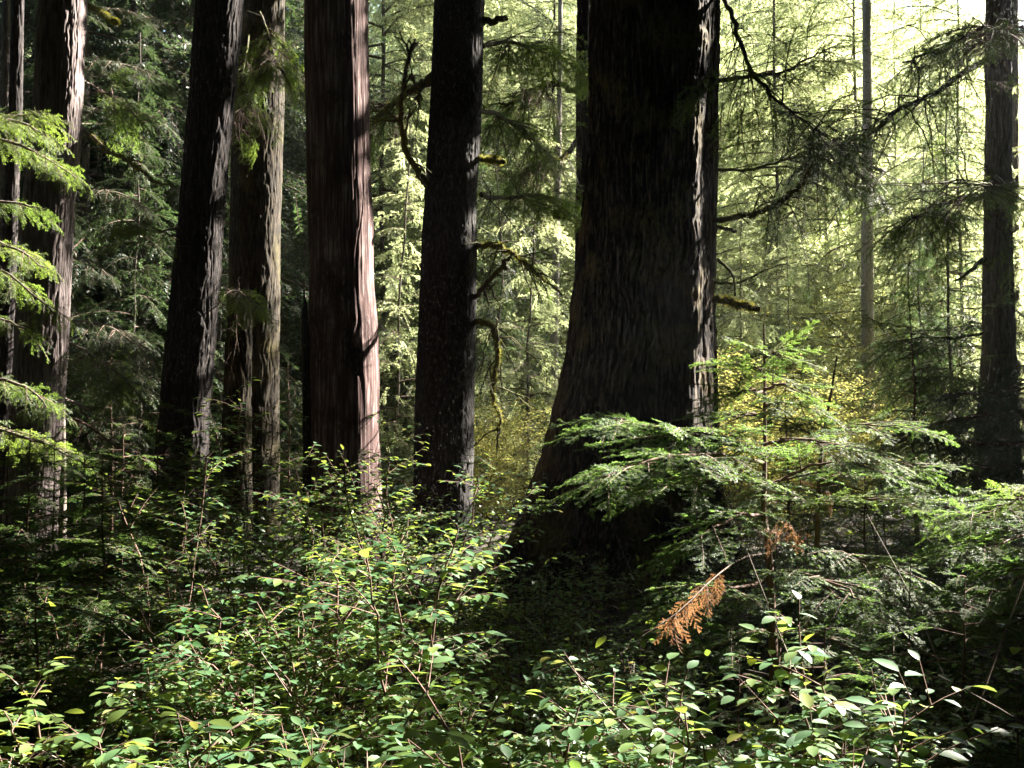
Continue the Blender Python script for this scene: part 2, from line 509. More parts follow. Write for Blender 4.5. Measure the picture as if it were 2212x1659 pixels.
def place(acc, tpl, pos, dirv, roll=0.0, scale=1.0, tint=0.0, nmi=0, wmi=1, wood_acc=None, carve=False):
    nv, nf, wv, wf = tpl
    F = frame(dirv, roll) * scale
    v = nv @ F.T + pos
    if carve:
        # thin out the needles on the sun's way to the sunlit places
        q = v.reshape(-1, 4, 3)
        m = q.mean(1)
        a, b, c = m @ E1, m @ E2, m @ S
        G = np.array(GAPS)
        G = G[(G[:, 0] > a.min() - .5) & (G[:, 0] < a.max() + .5) & (G[:, 1] > b.min() - .5) & (G[:, 1] < b.max() + .5)]
        hit = (((a[:, None] - G[None, :, 0]) ** 2 + (b[:, None] - G[None, :, 1]) ** 2 < (G[None, :, 3] + .08) ** 2) & (c[:, None] > G[None, :, 2] + .3)).any(1)
        q = q[~hit]
        if not len(q):
            return
        acc.add(q, np.arange(len(q) * 4).reshape(-1, 4), nmi, tint)
        if len(wv):
            (wood_acc or acc).add(wv @ F.T + pos, wf, wmi)
        return
    acc.add(v, nf, nmi, tint)
    if len(wv):
        (wood_acc or acc).add(wv @ F.T + pos, wf, wmi)

T_NEAR = templates(100, 5, L=0.55, nl=0.017, nw=0.004, ns=0.0042, ts=0.06, droop=0.06, tl=0.45, hang=.06, roll=.2)
T_MID = templates(200, 5, L=0.9, nl=0.032, nw=0.0075, ns=0.015, ts=0.10, droop=0.3, tl=0.45, hang=.28, roll=.5)
T_FAR = templates(300, 5, L=2.6, nl=0.075, nw=0.026, ns=0.036, ts=0.24, droop=0.32, tl=0.40, hang=0.45, roll=0.55)
T_PALE = templates(350, 5, L=2.6, nl=0.075, nw=0.021, ns=0.05, ts=0.27, droop=0.34, tl=0.40, hang=0.5, roll=0.55)
T_DEAD = templates(400, 3, L=0.5, nl=0.018, nw=0.006, ns=0.008, ts=0.07, droop=0.5, tl=0.4, hang=0.6)
T_SHADE = templates(500, 4, L=2.4, nl=0.22, nw=0.12, ns=0.10, ts=0.42, droop=0.3, tl=0.42, hang=0.3, wood=False)

# ------------------------------------------------------------------ where the sun gets through
E1 = nrm(np.cross(S, [0, 0, 1.0]))
E2 = np.cross(E1, S)
GAPS = []
def gap(u, v, d, r):
    p = px(u, v, d)
    GAPS.append((p @ E1, p @ E2, p @ S, r))
def blocks(pts, pad=0.0):
    """does foliage at pts stand between the sun and one of the sunlit places?"""
    pts = np.atleast_2d(pts)
    a, b, c = pts @ E1, pts @ E2, pts @ S
    for ga, gb, gc, r in GAPS:
        if np.any(((a - ga) ** 2 + (b - gb) ** 2 < (r + pad) ** 2) & (c > gc + 0.8)):
            return True
    return False
# sunlit shrubs in the middle, at the bottom, the sapling boughs
rgap = np.random.default_rng(64)
for u, v, ru, rv, d, n, r in [(745, 1265, 250, 125, 3.35, 34, .14), (860, 1430, 60, 40, 3.1, 3, .06), (1240, 1560, 110, 80, 2.4, 11, .11), (1640, 1590, 230, 80, 2.5, 20, .09), (1850, 1510, 90, 90, 2.55, 12, .13),
                              (250, 1632, 160, 22, 2.2, 10, .09), (540, 1630, 70, 20, 2.2, 5, .09), (1480, 960, 170, 45, 4.5, 10, .08), (1760, 1000, 150, 60, 4.9, 12, .09), (1800, 1120, 150, 60, 5.0, 7, .07), (1950, 960, 60, 40, 5.2, 4, .08),
                              (1470, 1310, 80, 60, 3.6, 9, .08), (1800, 1280, 160, 110, 4.5, 10, .07), (2050, 1180, 130, 60, 4.5, 4, .06), (1560, 1130, 100, 90, 4.6, 7, .06), (1270, 1290, 190, 130, 3.9, 14, .05), (1850, 1400, 150, 60, 3.6, 4, .05), (720, 1000, 330, 90, 6.0, 15, .08), (1030, 1060, 90, 100, 6.0, 9, .11), (2150, 1130, 70, 40, 4.6, 4, .09),
                              (90, 1540, 90, 80, 2.9, 2, .02), (1250, 1090, 50, 60, 5.0, 3, .08)]:
    for k in range(n):
        a0, q = rgap.uniform(0, 6.283), math.sqrt(rgap.random())
        gap(u + ru * q * math.cos(a0), v + rv * q * math.sin(a0), d * rgap.uniform(.96, 1.05), r * rgap.uniform(.6, 1.25))
for k in range(95):
    v = rgap.uniform(1080, 1640)
    gap(rgap.uniform(0, 2212), v, np.interp(v, [1080, 1350, 1640], [6.0, 3.9, 2.4]) * rgap.uniform(.9, 1.1), rgap.uniform(.0, .055))
# sunlit right-hand edges of the trunks
def gapline(d, r, *pts):
    for (u0, v0), (u1, v1) in zip(pts[:-1], pts[1:]):
        n = max(2, int(math.hypot(u1 - u0, v1 - v0) * d / FPX / max(.10, r)))
        for k in range(n):
            t = (k + .5) / n
            gap(u0 + (u1 - u0) * t + rgap.normal(0, 3), v0 + (v1 - v0) * t, d, r * rgap.uniform(.55, 1.2))
gapline(12.5, .06, (168, -20), (164, 180), (158, 340))
gapline(12.5, .05, (148, 430), (140, 560), (128, 760))
gapline(12.5, .08, (112, 960), (104, 1160))
gapline(12.3, .05, (505, -20), (500, 130))
gapline(12.3, .05, (486, 230), (474, 420))
gapline(12.3, .09, (466, 480), (452, 700), (440, 830), (430, 1000))
gapline(15.3, .08, (604, 130), (602, 290))
gapline(15.3, .07, (600, 330), (598, 430))
gapline(15.3, .05, (596, 560), (594, 640))
gapline(15.3, .06, (592, 830), (590, 960))
gapline(13.9, .05, (530, 690), (528, 880))
gapline(11.28, .05, (786, -20), (791, 240))
gapline(11.28, .03, (795, 300), (796, 500))
gapline(11.28, .18, (786, 550), (796, 720))
gapline(11.28, .08, (803, 760), (810, 1120))
gapline(10.45, .05, (1538, -20), (1536, 120))
gapline(10.45, .04, (1538, 220), (1536, 480))
gapline(10.45, .17, (1522, 530), (1512, 720))
gapline(10.45, .12, (1525, 740), (1522, 950))
for d, r, pts in [(22.0, .1, [(1880, 200), (1880, 330), (1880, 480), (1882, 620), (1884, 760)]),
                  (9.0, .35, [(60, 280), (120, 340), (60, 560), (170, 1020), (60, 880)]),
                  (10.5, .14, [(330, 470), (345, 480), (530, 650), (545, 665), (300, 780), (300, 960)])]:
    for u, v in pts:
        gap(u, v, d, r)

# ------------------------------------------------------------------ ground, hill
def ground_z(x, y):
    return 0.10 * np.sin(x * .7 + 1.3) * np.cos(y * .45) + 0.05 * np.sin(x * 1.9 + y * 1.3) + np.maximum(y - 30, 0) * 0.03
def sheet(name, xs, ys, zf, mat):
    X, Y = np.meshgrid(xs, ys, indexing='ij')
    Z = zf(X, Y)
    nx, ny = X.shape
    i, j = np.meshgrid(np.arange(nx - 1), np.arange(ny - 1), indexing='ij')
    f = np.stack([i * ny + j, (i + 1) * ny + j, (i + 1) * ny + j + 1, i * ny + j + 1], -1)
    a = Acc()
    a.add(np.stack([X, Y, Z], -1), f)
    o = a.build(name, mat, smooth=True)
    o['kind'] = 'structure'
    return o
def spaced(lim, n, p=2.2):
    t = np.linspace(-1, 1, n)
    return np.sign(t) * np.abs(t) ** p * lim
sheet('ground', spaced(90, 200), np.concatenate([np.linspace(-30, 0, 16), 136 * np.linspace(0.01, 1, 180) ** 1.7]), ground_z, M['soil'])
def hill_z(X, Y):
    return 2.0 + np.maximum(Y - 80, -4) * 0.82 + 6 * np.sin(X * .05 + 1) + 3 * np.sin(X * .13 + Y * .07)
sheet('hillside', np.linspace(-90, 90, 60), np.linspace(70, 136, 40), hill_z, M['hill'])

# ------------------------------------------------------------------ big trees
def limb(tree, base, pts, r0, r1, mat='limb', name='branch', twigs=0, seed=1, sprays=None, tip_tint=0.0, moss=False, needles='needle_mid', tpl=None, scale=1.0, label=None, spread=1.0):
    """a modelled limb of a tree: bent tube, side twigs and hanging sprays (sub-parts)"""
    rng = np.random.default_rng(seed)
    P3 = np.array([px(*p) for p in pts])
    n = max(8, int(4 * len(pts)))
    L = smooth_line(P3, n)
    L[1:-1] += rng.normal(0, r0 * 0.22, (n - 2, 3))
    r0 *= .8
    a = Acc()
    rr = np.linspace(r0, r1, n) * rng.uniform(.94, 1.08, n)
    tube(a, L, rr, 8)
    tot = np.linalg.norm(np.diff(L, axis=0), axis=1).sum()
    tips = []
    for k in range(int(twigs * 1.5)):
        s = rng.uniform(.15, .98)
        i = int(s * (n - 1))
        d = nrm(L[min(i + 1, n - 1)] - L[i - 1 if i else 0]) * .7 + nrm(rng.normal(0, 1, 3) * np.array([1, .7, .9]))
        ln = rng.uniform(.12, .35) * tot * (1.1 - s * .5)
        q = smooth_line([L[i], L[i] + nrm(d) * ln * .5, L[i] + nrm(d) * ln + np.array([0, 0, -.25 * ln])], 6)
        q[1:] += rng.normal(0, .02 * ln, (5, 3))
        tube(a, q, np.linspace(max(r1, r0 * .3), r1 * .4, 6), 4)
        tips.append((q[-1], nrm(d)))
        for h in range(4):
            e = nrm(nrm(d) + rng.normal(0, .6, 3))
            j = rng.integers(2, 5)
            w = np.array([q[j], q[j] + e * ln * .25, q[j] + e * ln * .4 + np.array([0, 0, -.06 * ln])])
            tube(a, w, [r1 * .5, r1 * .4, r1 * .25], 3)
    o = a.build(name, M[mat], tree, base, smooth=True)
    if label:
        o['label'] = label
    if sprays:
        ac = Acc()
        tpl = tpl or T_MID
        for k in range(sprays):
            s = rng.uniform(.2, 1) ** .7
            i = min(int(s * (n - 1)), n - 2)
            t = nrm(L[i + 1] - L[i])
            sd = 1 if k % 2 else -1
            lat = nrm(np.cross([0, 0, 1.0], t) + 1e-6)
            d = t * rng.uniform(.4, 1.0) + sd * lat * rng.uniform(.3, .9) * spread + np.array([0, 0, rng.uniform(-.45, .1)])
            place(ac, tpl[rng.integers(len(tpl))], L[i], d, rng.normal(0, .3), scale * rng.uniform(.65, 1.15) * (1.15 - .4 * s), float(np.clip(tip_tint + rng.normal(0, .15), 0, 1)), carve=True)
        for q, d in tips:
            place(ac, tpl[rng.integers(len(tpl))], q, d + np.array([0, 0, -.3]), rng.normal(0, .3), scale * rng.uniform(.4, .8), float(np.clip(tip_tint + rng.normal(0, .15), 0, 1)), carve=True)
        ac.build('foliage', [M[needles], M['twig']], o)
        bpy.data.objects[COL.objects[-1].name].location = -np.zeros(3)
        fo = COL.objects[-1]
        fo.data.transform(Matrix.Translation(Vector([-float(b) for b in base])))
    if moss:
        ac = Acc()
        m = 1600
        i = (rng.beta(2.2, 1.6, m) * (n - 2)).astype(int)
        dv = nrm(rng.normal(0, 1, (m, 3)) + np.array([0, 0, .35]))
        b = L[i] + (L[i + 1] - L[i]) * rng.random((m, 1)) + dv * (rr[i] * .8)[:, None]
        d2 = nrm(dv + rng.normal(0, .5, (m, 3)) + np.array([0, 0, -.35]))
        w = nrm(np.cross(d2, rng.normal(0, 1, (m, 3)))) * .0035
        ln = rng.uniform(.015, .05, (m, 1))
        ac.add(np.stack([b, b + d2 * ln * .5 + w, b + d2 * ln, b + d2 * ln * .5 - w], 1), np.arange(m * 4).reshape(-1, 4))
        mo = ac.build('moss', M['moss'], o)
        mo.data.transform(Matrix.Translation(Vector([-float(x) for x in base])))
    return o

def high_crown(tree, base, axis, z0, z1, rmax, n, seed, mat='needle_dark', tpl=None):
    """the tree's own boughs, above what the photo shows; they throw the shade"""
    rng = np.random.default_rng(seed)
    tpl = tpl or T_SHADE
    ac = Acc()
    for k in range(n):
        z = z0 + (z1 - z0) * rng.random() ** 1.1
        c = axis(z)
        az = rng.uniform(0, 2 * math.pi)
        ln = rmax * (1 - (z - z0) / (z1 - z0 + 1) * .8) * rng.uniform(.6, 1.1)
        d = np.array([math.cos(az), math.sin(az), rng.uniform(-.3, .1)])
        place(ac, tpl[rng.integers(len(tpl))], c, d, rng.normal(0, .25), ln / 2.4, carve=True)
    if ac.v:
        ac.build('crown', [M[mat], M['twig']], tree, base)

def big_tree(name, label, mat, profile, d, crown=None, group=None, **kw):
    a, base, axis, rad = trunk_mesh(profile, d, **kw)
    t = thing(name, label, 'tree', base, group)
    a.build('trunk', M[mat], t, base, smooth=True)
    if crown:
        high_crown(t, base, axis, *crown)
    return t, base, axis

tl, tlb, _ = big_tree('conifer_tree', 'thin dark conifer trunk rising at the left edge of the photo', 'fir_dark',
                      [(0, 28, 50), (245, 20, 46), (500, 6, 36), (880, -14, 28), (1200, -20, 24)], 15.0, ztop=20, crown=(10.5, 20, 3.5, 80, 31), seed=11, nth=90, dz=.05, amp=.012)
t1, t1b, t1x = big_tree('cedar_tree', 'pale pinkish cedar trunk with stripy bark, sunlit down its right side', 'cedar',
                        [(0, 88, 184), (245, 77, 173), (480, 52, 157), (750, 37, 141), (960, 22, 128), (1150, 8, 119), (1230, 0, 118)], 12.7, ztop=26, crown=(11.5, 26, 4.1, 140, 32), seed=12, nth=260, amp=.014, cell=.05, dz=.025)
t2, t2b, t2x = big_tree('leaning_fir_tree', 'dark leaning fir trunk between pale cedar and bare red snag', 'fir_dark',
                        [(0, 427, 525), (215, 409, 505), (400, 393, 487), (640, 372, 470), (860, 350, 454), (1000, 338, 448), (1180, 322, 440)], 12.5, ztop=26, crown=(11.5, 26, 3.8, 140, 33), seed=13, nth=240, amp=.015, dz=.025)
t3, t3b, t3x = big_tree('fir_tree', 'straight mossy brown fir trunk standing behind a broken stump', 'fir_mossy',
                        [(0, 530, 614), (160, 508, 613), (320, 501, 608), (590, 496, 603), (760, 494, 601), (930, 488, 600), (1150, 484, 604)], 15.5, ztop=27, crown=(13.5, 27, 4.1, 140, 34), seed=14, nth=220, amp=.013, lump=.006)
stub, stubb, _ = big_tree('broken_stump', 'narrow broken stump leaning on the mossy brown fir trunk', 'fir_mossy',
                          [(590, 512, 543), (640, 497, 542), (760, 489, 541), (930, 484, 541), (1150, 476, 543)], 14.2, seed=15, nth=150, amp=.022, broken=True)
t4, t4b, t4x = big_tree('bare_snag', 'barkless reddish snag with smooth wood and glaring sunlit right edge', 'snag',
                        [(0, 657, 797), (120, 659, 796), (240, 662, 799), (400, 664, 803), (480, 667, 807), (560, 668, 806), (620, 668, 806), (700, 666, 815), (800, 663, 819), (940, 664, 818), (1060, 665, 824), (1150, 668, 832), (1230, 660, 840)], 11.5,
                        ztop=12, kind='wood', seed=16, nth=360, dz=.03, amp=.006, cell=.06, lump=.008, broken=True)
t5, t5b, t5x = big_tree('hemlock_tree', 'dark scaly hemlock trunk between the red snag and the giant trunk', 'hemlock_scaly',
                        [(0, 938, 1045), (215, 930, 1040), (445, 915, 1031), (660, 905, 1030), (900, 897, 1023), (1050, 894, 1021), (1200, 888, 1024)], 13.0, ztop=26, crown=(11.5, 26, 4.1, 140, 36), seed=17, nth=260, amp=.011, kind='scale', cell=.045, dz=.025)
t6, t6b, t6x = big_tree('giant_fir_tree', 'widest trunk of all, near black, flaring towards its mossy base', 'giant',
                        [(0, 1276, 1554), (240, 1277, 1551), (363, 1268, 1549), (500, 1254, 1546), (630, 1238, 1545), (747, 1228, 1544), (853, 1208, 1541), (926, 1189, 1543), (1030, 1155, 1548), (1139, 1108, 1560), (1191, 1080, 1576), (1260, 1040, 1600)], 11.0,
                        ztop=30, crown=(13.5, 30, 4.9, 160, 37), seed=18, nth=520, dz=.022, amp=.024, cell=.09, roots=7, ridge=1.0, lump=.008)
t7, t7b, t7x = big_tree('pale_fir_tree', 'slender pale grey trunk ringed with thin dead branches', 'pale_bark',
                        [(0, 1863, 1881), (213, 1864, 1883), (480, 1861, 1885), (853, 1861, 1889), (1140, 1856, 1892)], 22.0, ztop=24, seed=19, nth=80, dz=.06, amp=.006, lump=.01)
t8, t8b, t8x = big_tree('brown_fir_tree', 'brown fir trunk close to the right edge of the photo', 'fir_brown',
                        [(0, 2131, 2180), (160, 2130, 2182), (480, 2128, 2183), (747, 2124, 2190), (853, 2116, 2196), (960, 2107, 2200), (1110, 2094, 2206), (1160, 2088, 2210)], 16.0, ztop=26, crown=(12.5, 26, 4.3, 190, 39), seed=20, nth=180, amp=.014, dz=.04)
t8c, t8cb, _ = big_tree('brown_fir_tree', 'slimmer reddish trunk half hidden behind the brown fir at the right edge', 'fir_brown',
                        [(0, 2176, 2198), (480, 2180, 2199), (853, 2184, 2204), (1140, 2186, 2214)], 21.0, ztop=22, crown=(13.2, 22, 3.5, 110, 40), seed=21, nth=90, amp=.014, dz=.06)
t9, t9b, t9x = big_tree('dark_fir_tree', 'dark fir trunk peeping out behind the giant trunk, with mossy stub', 'fir_dark',
                        [(0, 1247, 1274), (107, 1246, 1272), (555, 1243, 1274), (1150, 1238, 1278)], 16.0, ztop=22, crown=(12.5, 22, 3.5, 80, 41), seed=22, nth=90, amp=.012, dz=.06)
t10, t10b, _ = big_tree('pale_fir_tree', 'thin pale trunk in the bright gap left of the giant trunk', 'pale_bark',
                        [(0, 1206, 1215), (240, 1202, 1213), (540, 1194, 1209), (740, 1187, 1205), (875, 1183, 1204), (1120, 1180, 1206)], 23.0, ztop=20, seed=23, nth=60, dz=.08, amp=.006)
for k, (u, w, dd, lab) in enumerate([(300, 17, 19, 'thin shaded trunk just left of the leaning dark fir'), (322, 12, 20.5, 'thinner twin of the shaded trunk left of the leaning dark fir'),
                                     (-2, 26, 17, 'dark trunk cut by the lower left edge of the photo')]):
    big_tree('slim_conifer_tree', lab, 'grey_bark', [(300, u + 4, u + 4 + w * .8), (800, u + 1, u + w), (1170, u - 4, u + w + 2)], dd, ztop=13, crown=None, seed=24 + k, nth=60, dz=.08, amp=.01)

# slab of dark wood still standing against the snag
a, sb, _, _ = trunk_mesh([(612, 652, 658), (700, 652, 666), (820, 653, 672), (1000, 655, 674), (1150, 652, 674)], 11.28, kind='wood', seed=61, nth=60, dz=.03, amp=.012, broken=True)
o = a.build('bark_slab', M['charred'], t4, t4b, smooth=True)
o['label'] = 'charred dark slab of bark standing along the left side'

# ------------------------------------------------------------------ limbs the photo shows
limb(t1, t1b, [(172, 275, 13.0), (205, 300, 12.7), (235, 328, 12.5), (270, 342, 12.4), (300, 365, 12.3), (340, 393, 12.2), (385, 402, 12.1)], .035, .006, 'grey_twig', moss=True, seed=1, twigs=3, label='mossy bent branch reaching right')
limb(t1, t1b, [(150, 900, 13.0), (200, 925, 12.5), (250, 965, 12.2), (300, 985, 12.0), (332, 1000, 11.9)], .022, .004, 'red_stem', seed=2, twigs=26, label='dead reddish brush of twigs')
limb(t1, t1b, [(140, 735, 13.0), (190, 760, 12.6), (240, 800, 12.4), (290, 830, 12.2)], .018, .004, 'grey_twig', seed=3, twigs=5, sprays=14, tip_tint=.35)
limb(t1, t1b, [(165, 165, 13.1), (210, 190, 13.4), (262, 225, 13.6)], .02, .004, 'grey_twig', seed=4, twigs=4, sprays=8)
limb(t1, t1b, [(190, 10, 13.2), (240, 40, 13.5), (256, 48, 13.5)], .04, .02, moss=True, seed=5)
limb(t2, t2b, [(392, 490, 12.4), (330, 500, 11.6), (262, 475, 11.2), (208, 445, 11)], .02, .004, 'grey_twig', seed=6, twigs=3)
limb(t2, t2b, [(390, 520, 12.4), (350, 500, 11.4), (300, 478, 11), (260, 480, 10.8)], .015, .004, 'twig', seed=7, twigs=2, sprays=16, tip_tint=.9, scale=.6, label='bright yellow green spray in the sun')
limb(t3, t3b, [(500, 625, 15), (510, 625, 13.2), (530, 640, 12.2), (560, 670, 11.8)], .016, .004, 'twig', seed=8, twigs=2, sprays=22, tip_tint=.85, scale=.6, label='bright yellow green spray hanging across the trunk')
limb(t3, t3b, [(560, 20, 15.3), (575, 60, 14.4), (590, 110, 14), (600, 150, 13.8)], .02, .004, 'limb', seed=9, twigs=5, sprays=26, tip_tint=.7)
limb(t3, t3b, [(540, 60, 15.3), (530, 130, 14.4), (520, 190, 14), (535, 240, 13.8)], .02, .004, 'limb', seed=10, twigs=4, sprays=22, tip_tint=.4)
limb(t5, t5b, [(925, 402, 12.9), (905, 375, 12.5), (880, 325, 12.3), (866, 270, 12.3), (870, 190, 12.3), (882, 130, 12.4), (896, 85, 12.4)], .05, .018, 'limb', moss=True, seed=11, twigs=5)
limb(t5, t5b, [(935, 165, 13.0), (900, 190, 13.3), (860, 215, 13.4), (820, 250, 13.6)], .07, .02, 'limb', moss=True, seed=12, twigs=9, sprays=10)
limb(t5, t5b, [(1030, 345, 13.0), (1060, 345, 12.6), (1088, 350, 12.4)], .045, .03, 'limb', moss=True, seed=13, label='short snapped mossy stub')
limb(t5, t5b, [(1038, 45, 13.0), (1070, 45, 12.8), (1095, 38, 12.7)], .05, .035, 'limb', seed=14, label='short snapped stub')
limb(t5, t5b, [(1025, 695, 13.0), (1055, 700, 12.6), (1073, 735, 12.4), (1072, 790, 12.4), (1062, 850, 12.4), (1078, 900, 12.3), (1072, 950, 12.3)], .05, .012, 'limb', moss=True, seed=15, twigs=9, label='arching branch that hangs down')
limb(t5, t5b, [(1028, 532, 13.0), (1055, 528, 12.6), (1085, 535, 12.4), (1120, 560, 12.2), (1160, 590, 12.0), (1215, 640, 11.9)], .05, .008, 'limb', moss=True, seed=16, twigs=12)
limb(t5, t5b, [(1028, 640, 13.0), (1055, 610, 12.7), (1085, 570, 12.6), (1100, 555, 12.6)], .04, .02, 'limb', seed=17, twigs=5)
limb(t5, t5b, [(1035, 240, 13.0), (1075, 250, 13.5), (1120, 280, 14.0), (1170, 330, 14.5)], .04, .008, 'limb', seed=18, twigs=8, sprays=22, tip_tint=.2)
limb(t5, t5b, [(1040, 420, 13.0), (1080, 430, 13.6), (1150, 420, 14.2), (1230, 440, 14.8)], .04, .008, 'limb', seed=19, twigs=8, sprays=22, tip_tint=.3)
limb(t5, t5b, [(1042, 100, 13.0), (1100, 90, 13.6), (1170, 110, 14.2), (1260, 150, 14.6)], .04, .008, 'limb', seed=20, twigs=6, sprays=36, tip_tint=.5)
limb(t9, t9b, [(1248, 470, 15.9), (1225, 468, 15.0), (1198, 462, 14.6)], .075, .06, 'limb', moss=True, seed=21, label='thick mossy stub hung with moss')
limb(t9, t9b, [(1250, 300, 16.0), (1215, 340, 15.4), (1170, 350, 15.2), (1120, 380, 15.0)], .05, .012, 'limb', moss=True, seed=22, twigs=8, sprays=22, tip_tint=.3)
limb(t9, t9b, [(1250, 200, 16.0), (1200, 180, 15.6), (1150, 200, 15.4), (1090, 230, 15.4)], .06, .02, 'limb', moss=True, seed=23, twigs=8, sprays=18, tip_tint=.3)
limb(t6, t6b, [(1545, 475, 10.9), (1600, 470, 10.5), (1650, 455, 10.3), (1700, 425, 10.2), (1740, 385, 10.1), (1765, 340, 10.1)], .035, .008, 'limb', seed=24, twigs=8, moss=True)
limb(t6, t6b, [(1545, 366, 10.9), (1610, 368, 10.6), (1680, 350, 10.4), (1740, 330, 10.3), (1790, 310, 10.3)], .022, .005, 'limb', seed=25, twigs=9, sprays=10)
limb(t6, t6b, [(1545, 648, 10.9), (1590, 655, 10.7), (1640, 668, 10.6)], .05, .03, 'limb', seed=26, moss=True, label='thick mossy stub in the sun')
limb(t6, t6b, [(1550, 490, 10.9), (1575, 495, 10.7), (1590, 500, 10.7)], .025, .015, 'limb', seed=27)
limb(t6, t6b, [(1550, -30, 10.9), (1575, 20, 10.4), (1598, 85, 10.1), (1625, 155, 10), (1680, 215, 9.9), (1740, 265, 9.8), (1790, 300, 9.8)], .035, .006, 'limb', seed=28, twigs=12, sprays=7)
limb(t6, t6b, [(1548, 175, 10.9), (1620, 165, 11.4), (1690, 155, 11.7), (1760, 120, 12), (1800, 100, 12.2)], .03, .006, 'limb', seed=29, twigs=8, sprays=10, scale=.8, tip_tint=.15)
limb(t6, t6b, [(1545, 610, 10.9), (1600, 610, 11), (1660, 580, 11), (1700, 570, 11)], .02, .004, 'limb', seed=30, twigs=10)
limb(t6, t6b, [(1550, 560, 10.9), (1580, 590, 10.8), (1588, 640, 10.8)], .02, .01, 'limb', seed=131, twigs=2)
limb(t8, t8b, [(2132, 130, 15.9), (2080, 160, 15.0), (2010, 205, 14.4), (1940, 240, 14.0), (1880, 290, 13.6), (1840, 330, 13.4)], .06, .012, 'limb', seed=31, twigs=14, sprays=9, tpl=T_MID, scale=1.0, tip_tint=.4)
limb(t8, t8b, [(2130, 55, 15.9), (2080, 85, 15.0), (2020, 110, 14.6), (1950, 135, 14.2)], .05, .012, 'limb', seed=32, twigs=10, sprays=10, scale=1.1, tip_tint=.3)
limb(t8, t8b, [(2126, 560, 15.9), (2095, 585, 15.4), (2060, 607, 15.2)], .05, .012, 'limb', seed=33, twigs=3)
limb(t8, t8b, [(2126, 430, 15.9), (2080, 430, 14.8), (2020, 450, 14.0), (1960, 480, 13.4)], .05, .01, 'limb', seed=34, twigs=8, sprays=20, scale=1.15, tip_tint=.5, label='broad dark bough across the trunk')
limb(t8, t8b, [(2150, 380, 15.7), (2170, 400, 14.0), (2120, 400, 13.0), (2030, 395, 12.4)], .04, .01, 'limb', seed=35, twigs=6, sprays=18, scale=1.0, tip_tint=.55)
limb(t8, t8b, [(2150, 30, 15.7), (2190, 60, 14.5), (2160, 70, 13.6), (2120, 50, 13.0)], .04, .01, 'limb', seed=36, twigs=5, sprays=36, scale=1.2, tip_tint=.6)
limb(t8, t8b, [(2122, 720, 15.9), (2060, 730, 15.0), (1990, 730, 14.5), (1920, 740, 14.0)], .03, .006, 'limb', seed=37, twigs=14, sprays=10)
limb(t8, t8b, [(2118, 830, 15.9), (2050, 815, 15.0), (1990, 800, 14.5)], .03, .006, 'limb', seed=38, twigs=12, sprays=14)
limb(t7, t7b, [(1872, 300, 22), (1800, 310, 19), (1760, 340, 17), (1720, 380, 16)], .05, .01, 'limb', seed=39, twigs=10, sprays=16, scale=1.0, label='dark hanging bough crossing the pale trunk', needles='needle_dark')
limb(t7, t7b, [(1872, 360, 22), (1910, 370, 19), (1880, 400, 17), (1840, 400, 16)], .05, .01, 'limb', seed=40, twigs=6, sprays=12, scale=1.0, needles='needle_dark')
rng = np.random.default_rng(77)
for k in range(30):
    v = 110 + k * 33 + rng.uniform(-10, 10)
    sd = -1 if k % 2 else 1
    ln = rng.uniform(60, 200)
    dip = rng.uniform(-30, 60)
    limb(t7, t7b, [(1873, v, 22), (1873 + sd * ln * .4, v + rng.uniform(5, 25), 21.8 + rng.uniform(-.6, .6)), (1873 + sd * ln, v + dip, 21.5 + rng.uniform(-1.2, 1.2))], .014, .004, 'twig', seed=200 + k, twigs=4)
for k in range(12):
    v = 200 + k * 55 + rng.uniform(-10, 10)
    sd = -1 if k % 2 else 1
    limb(t10, t10b, [(1198, v, 23), (1198 + sd * 30, v + 8, 22.8), (1198 + sd * rng.uniform(50, 90), v + rng.uniform(-10, 40), 22.5)], .014, .005, 'twig', seed=240 + k, twigs=3)

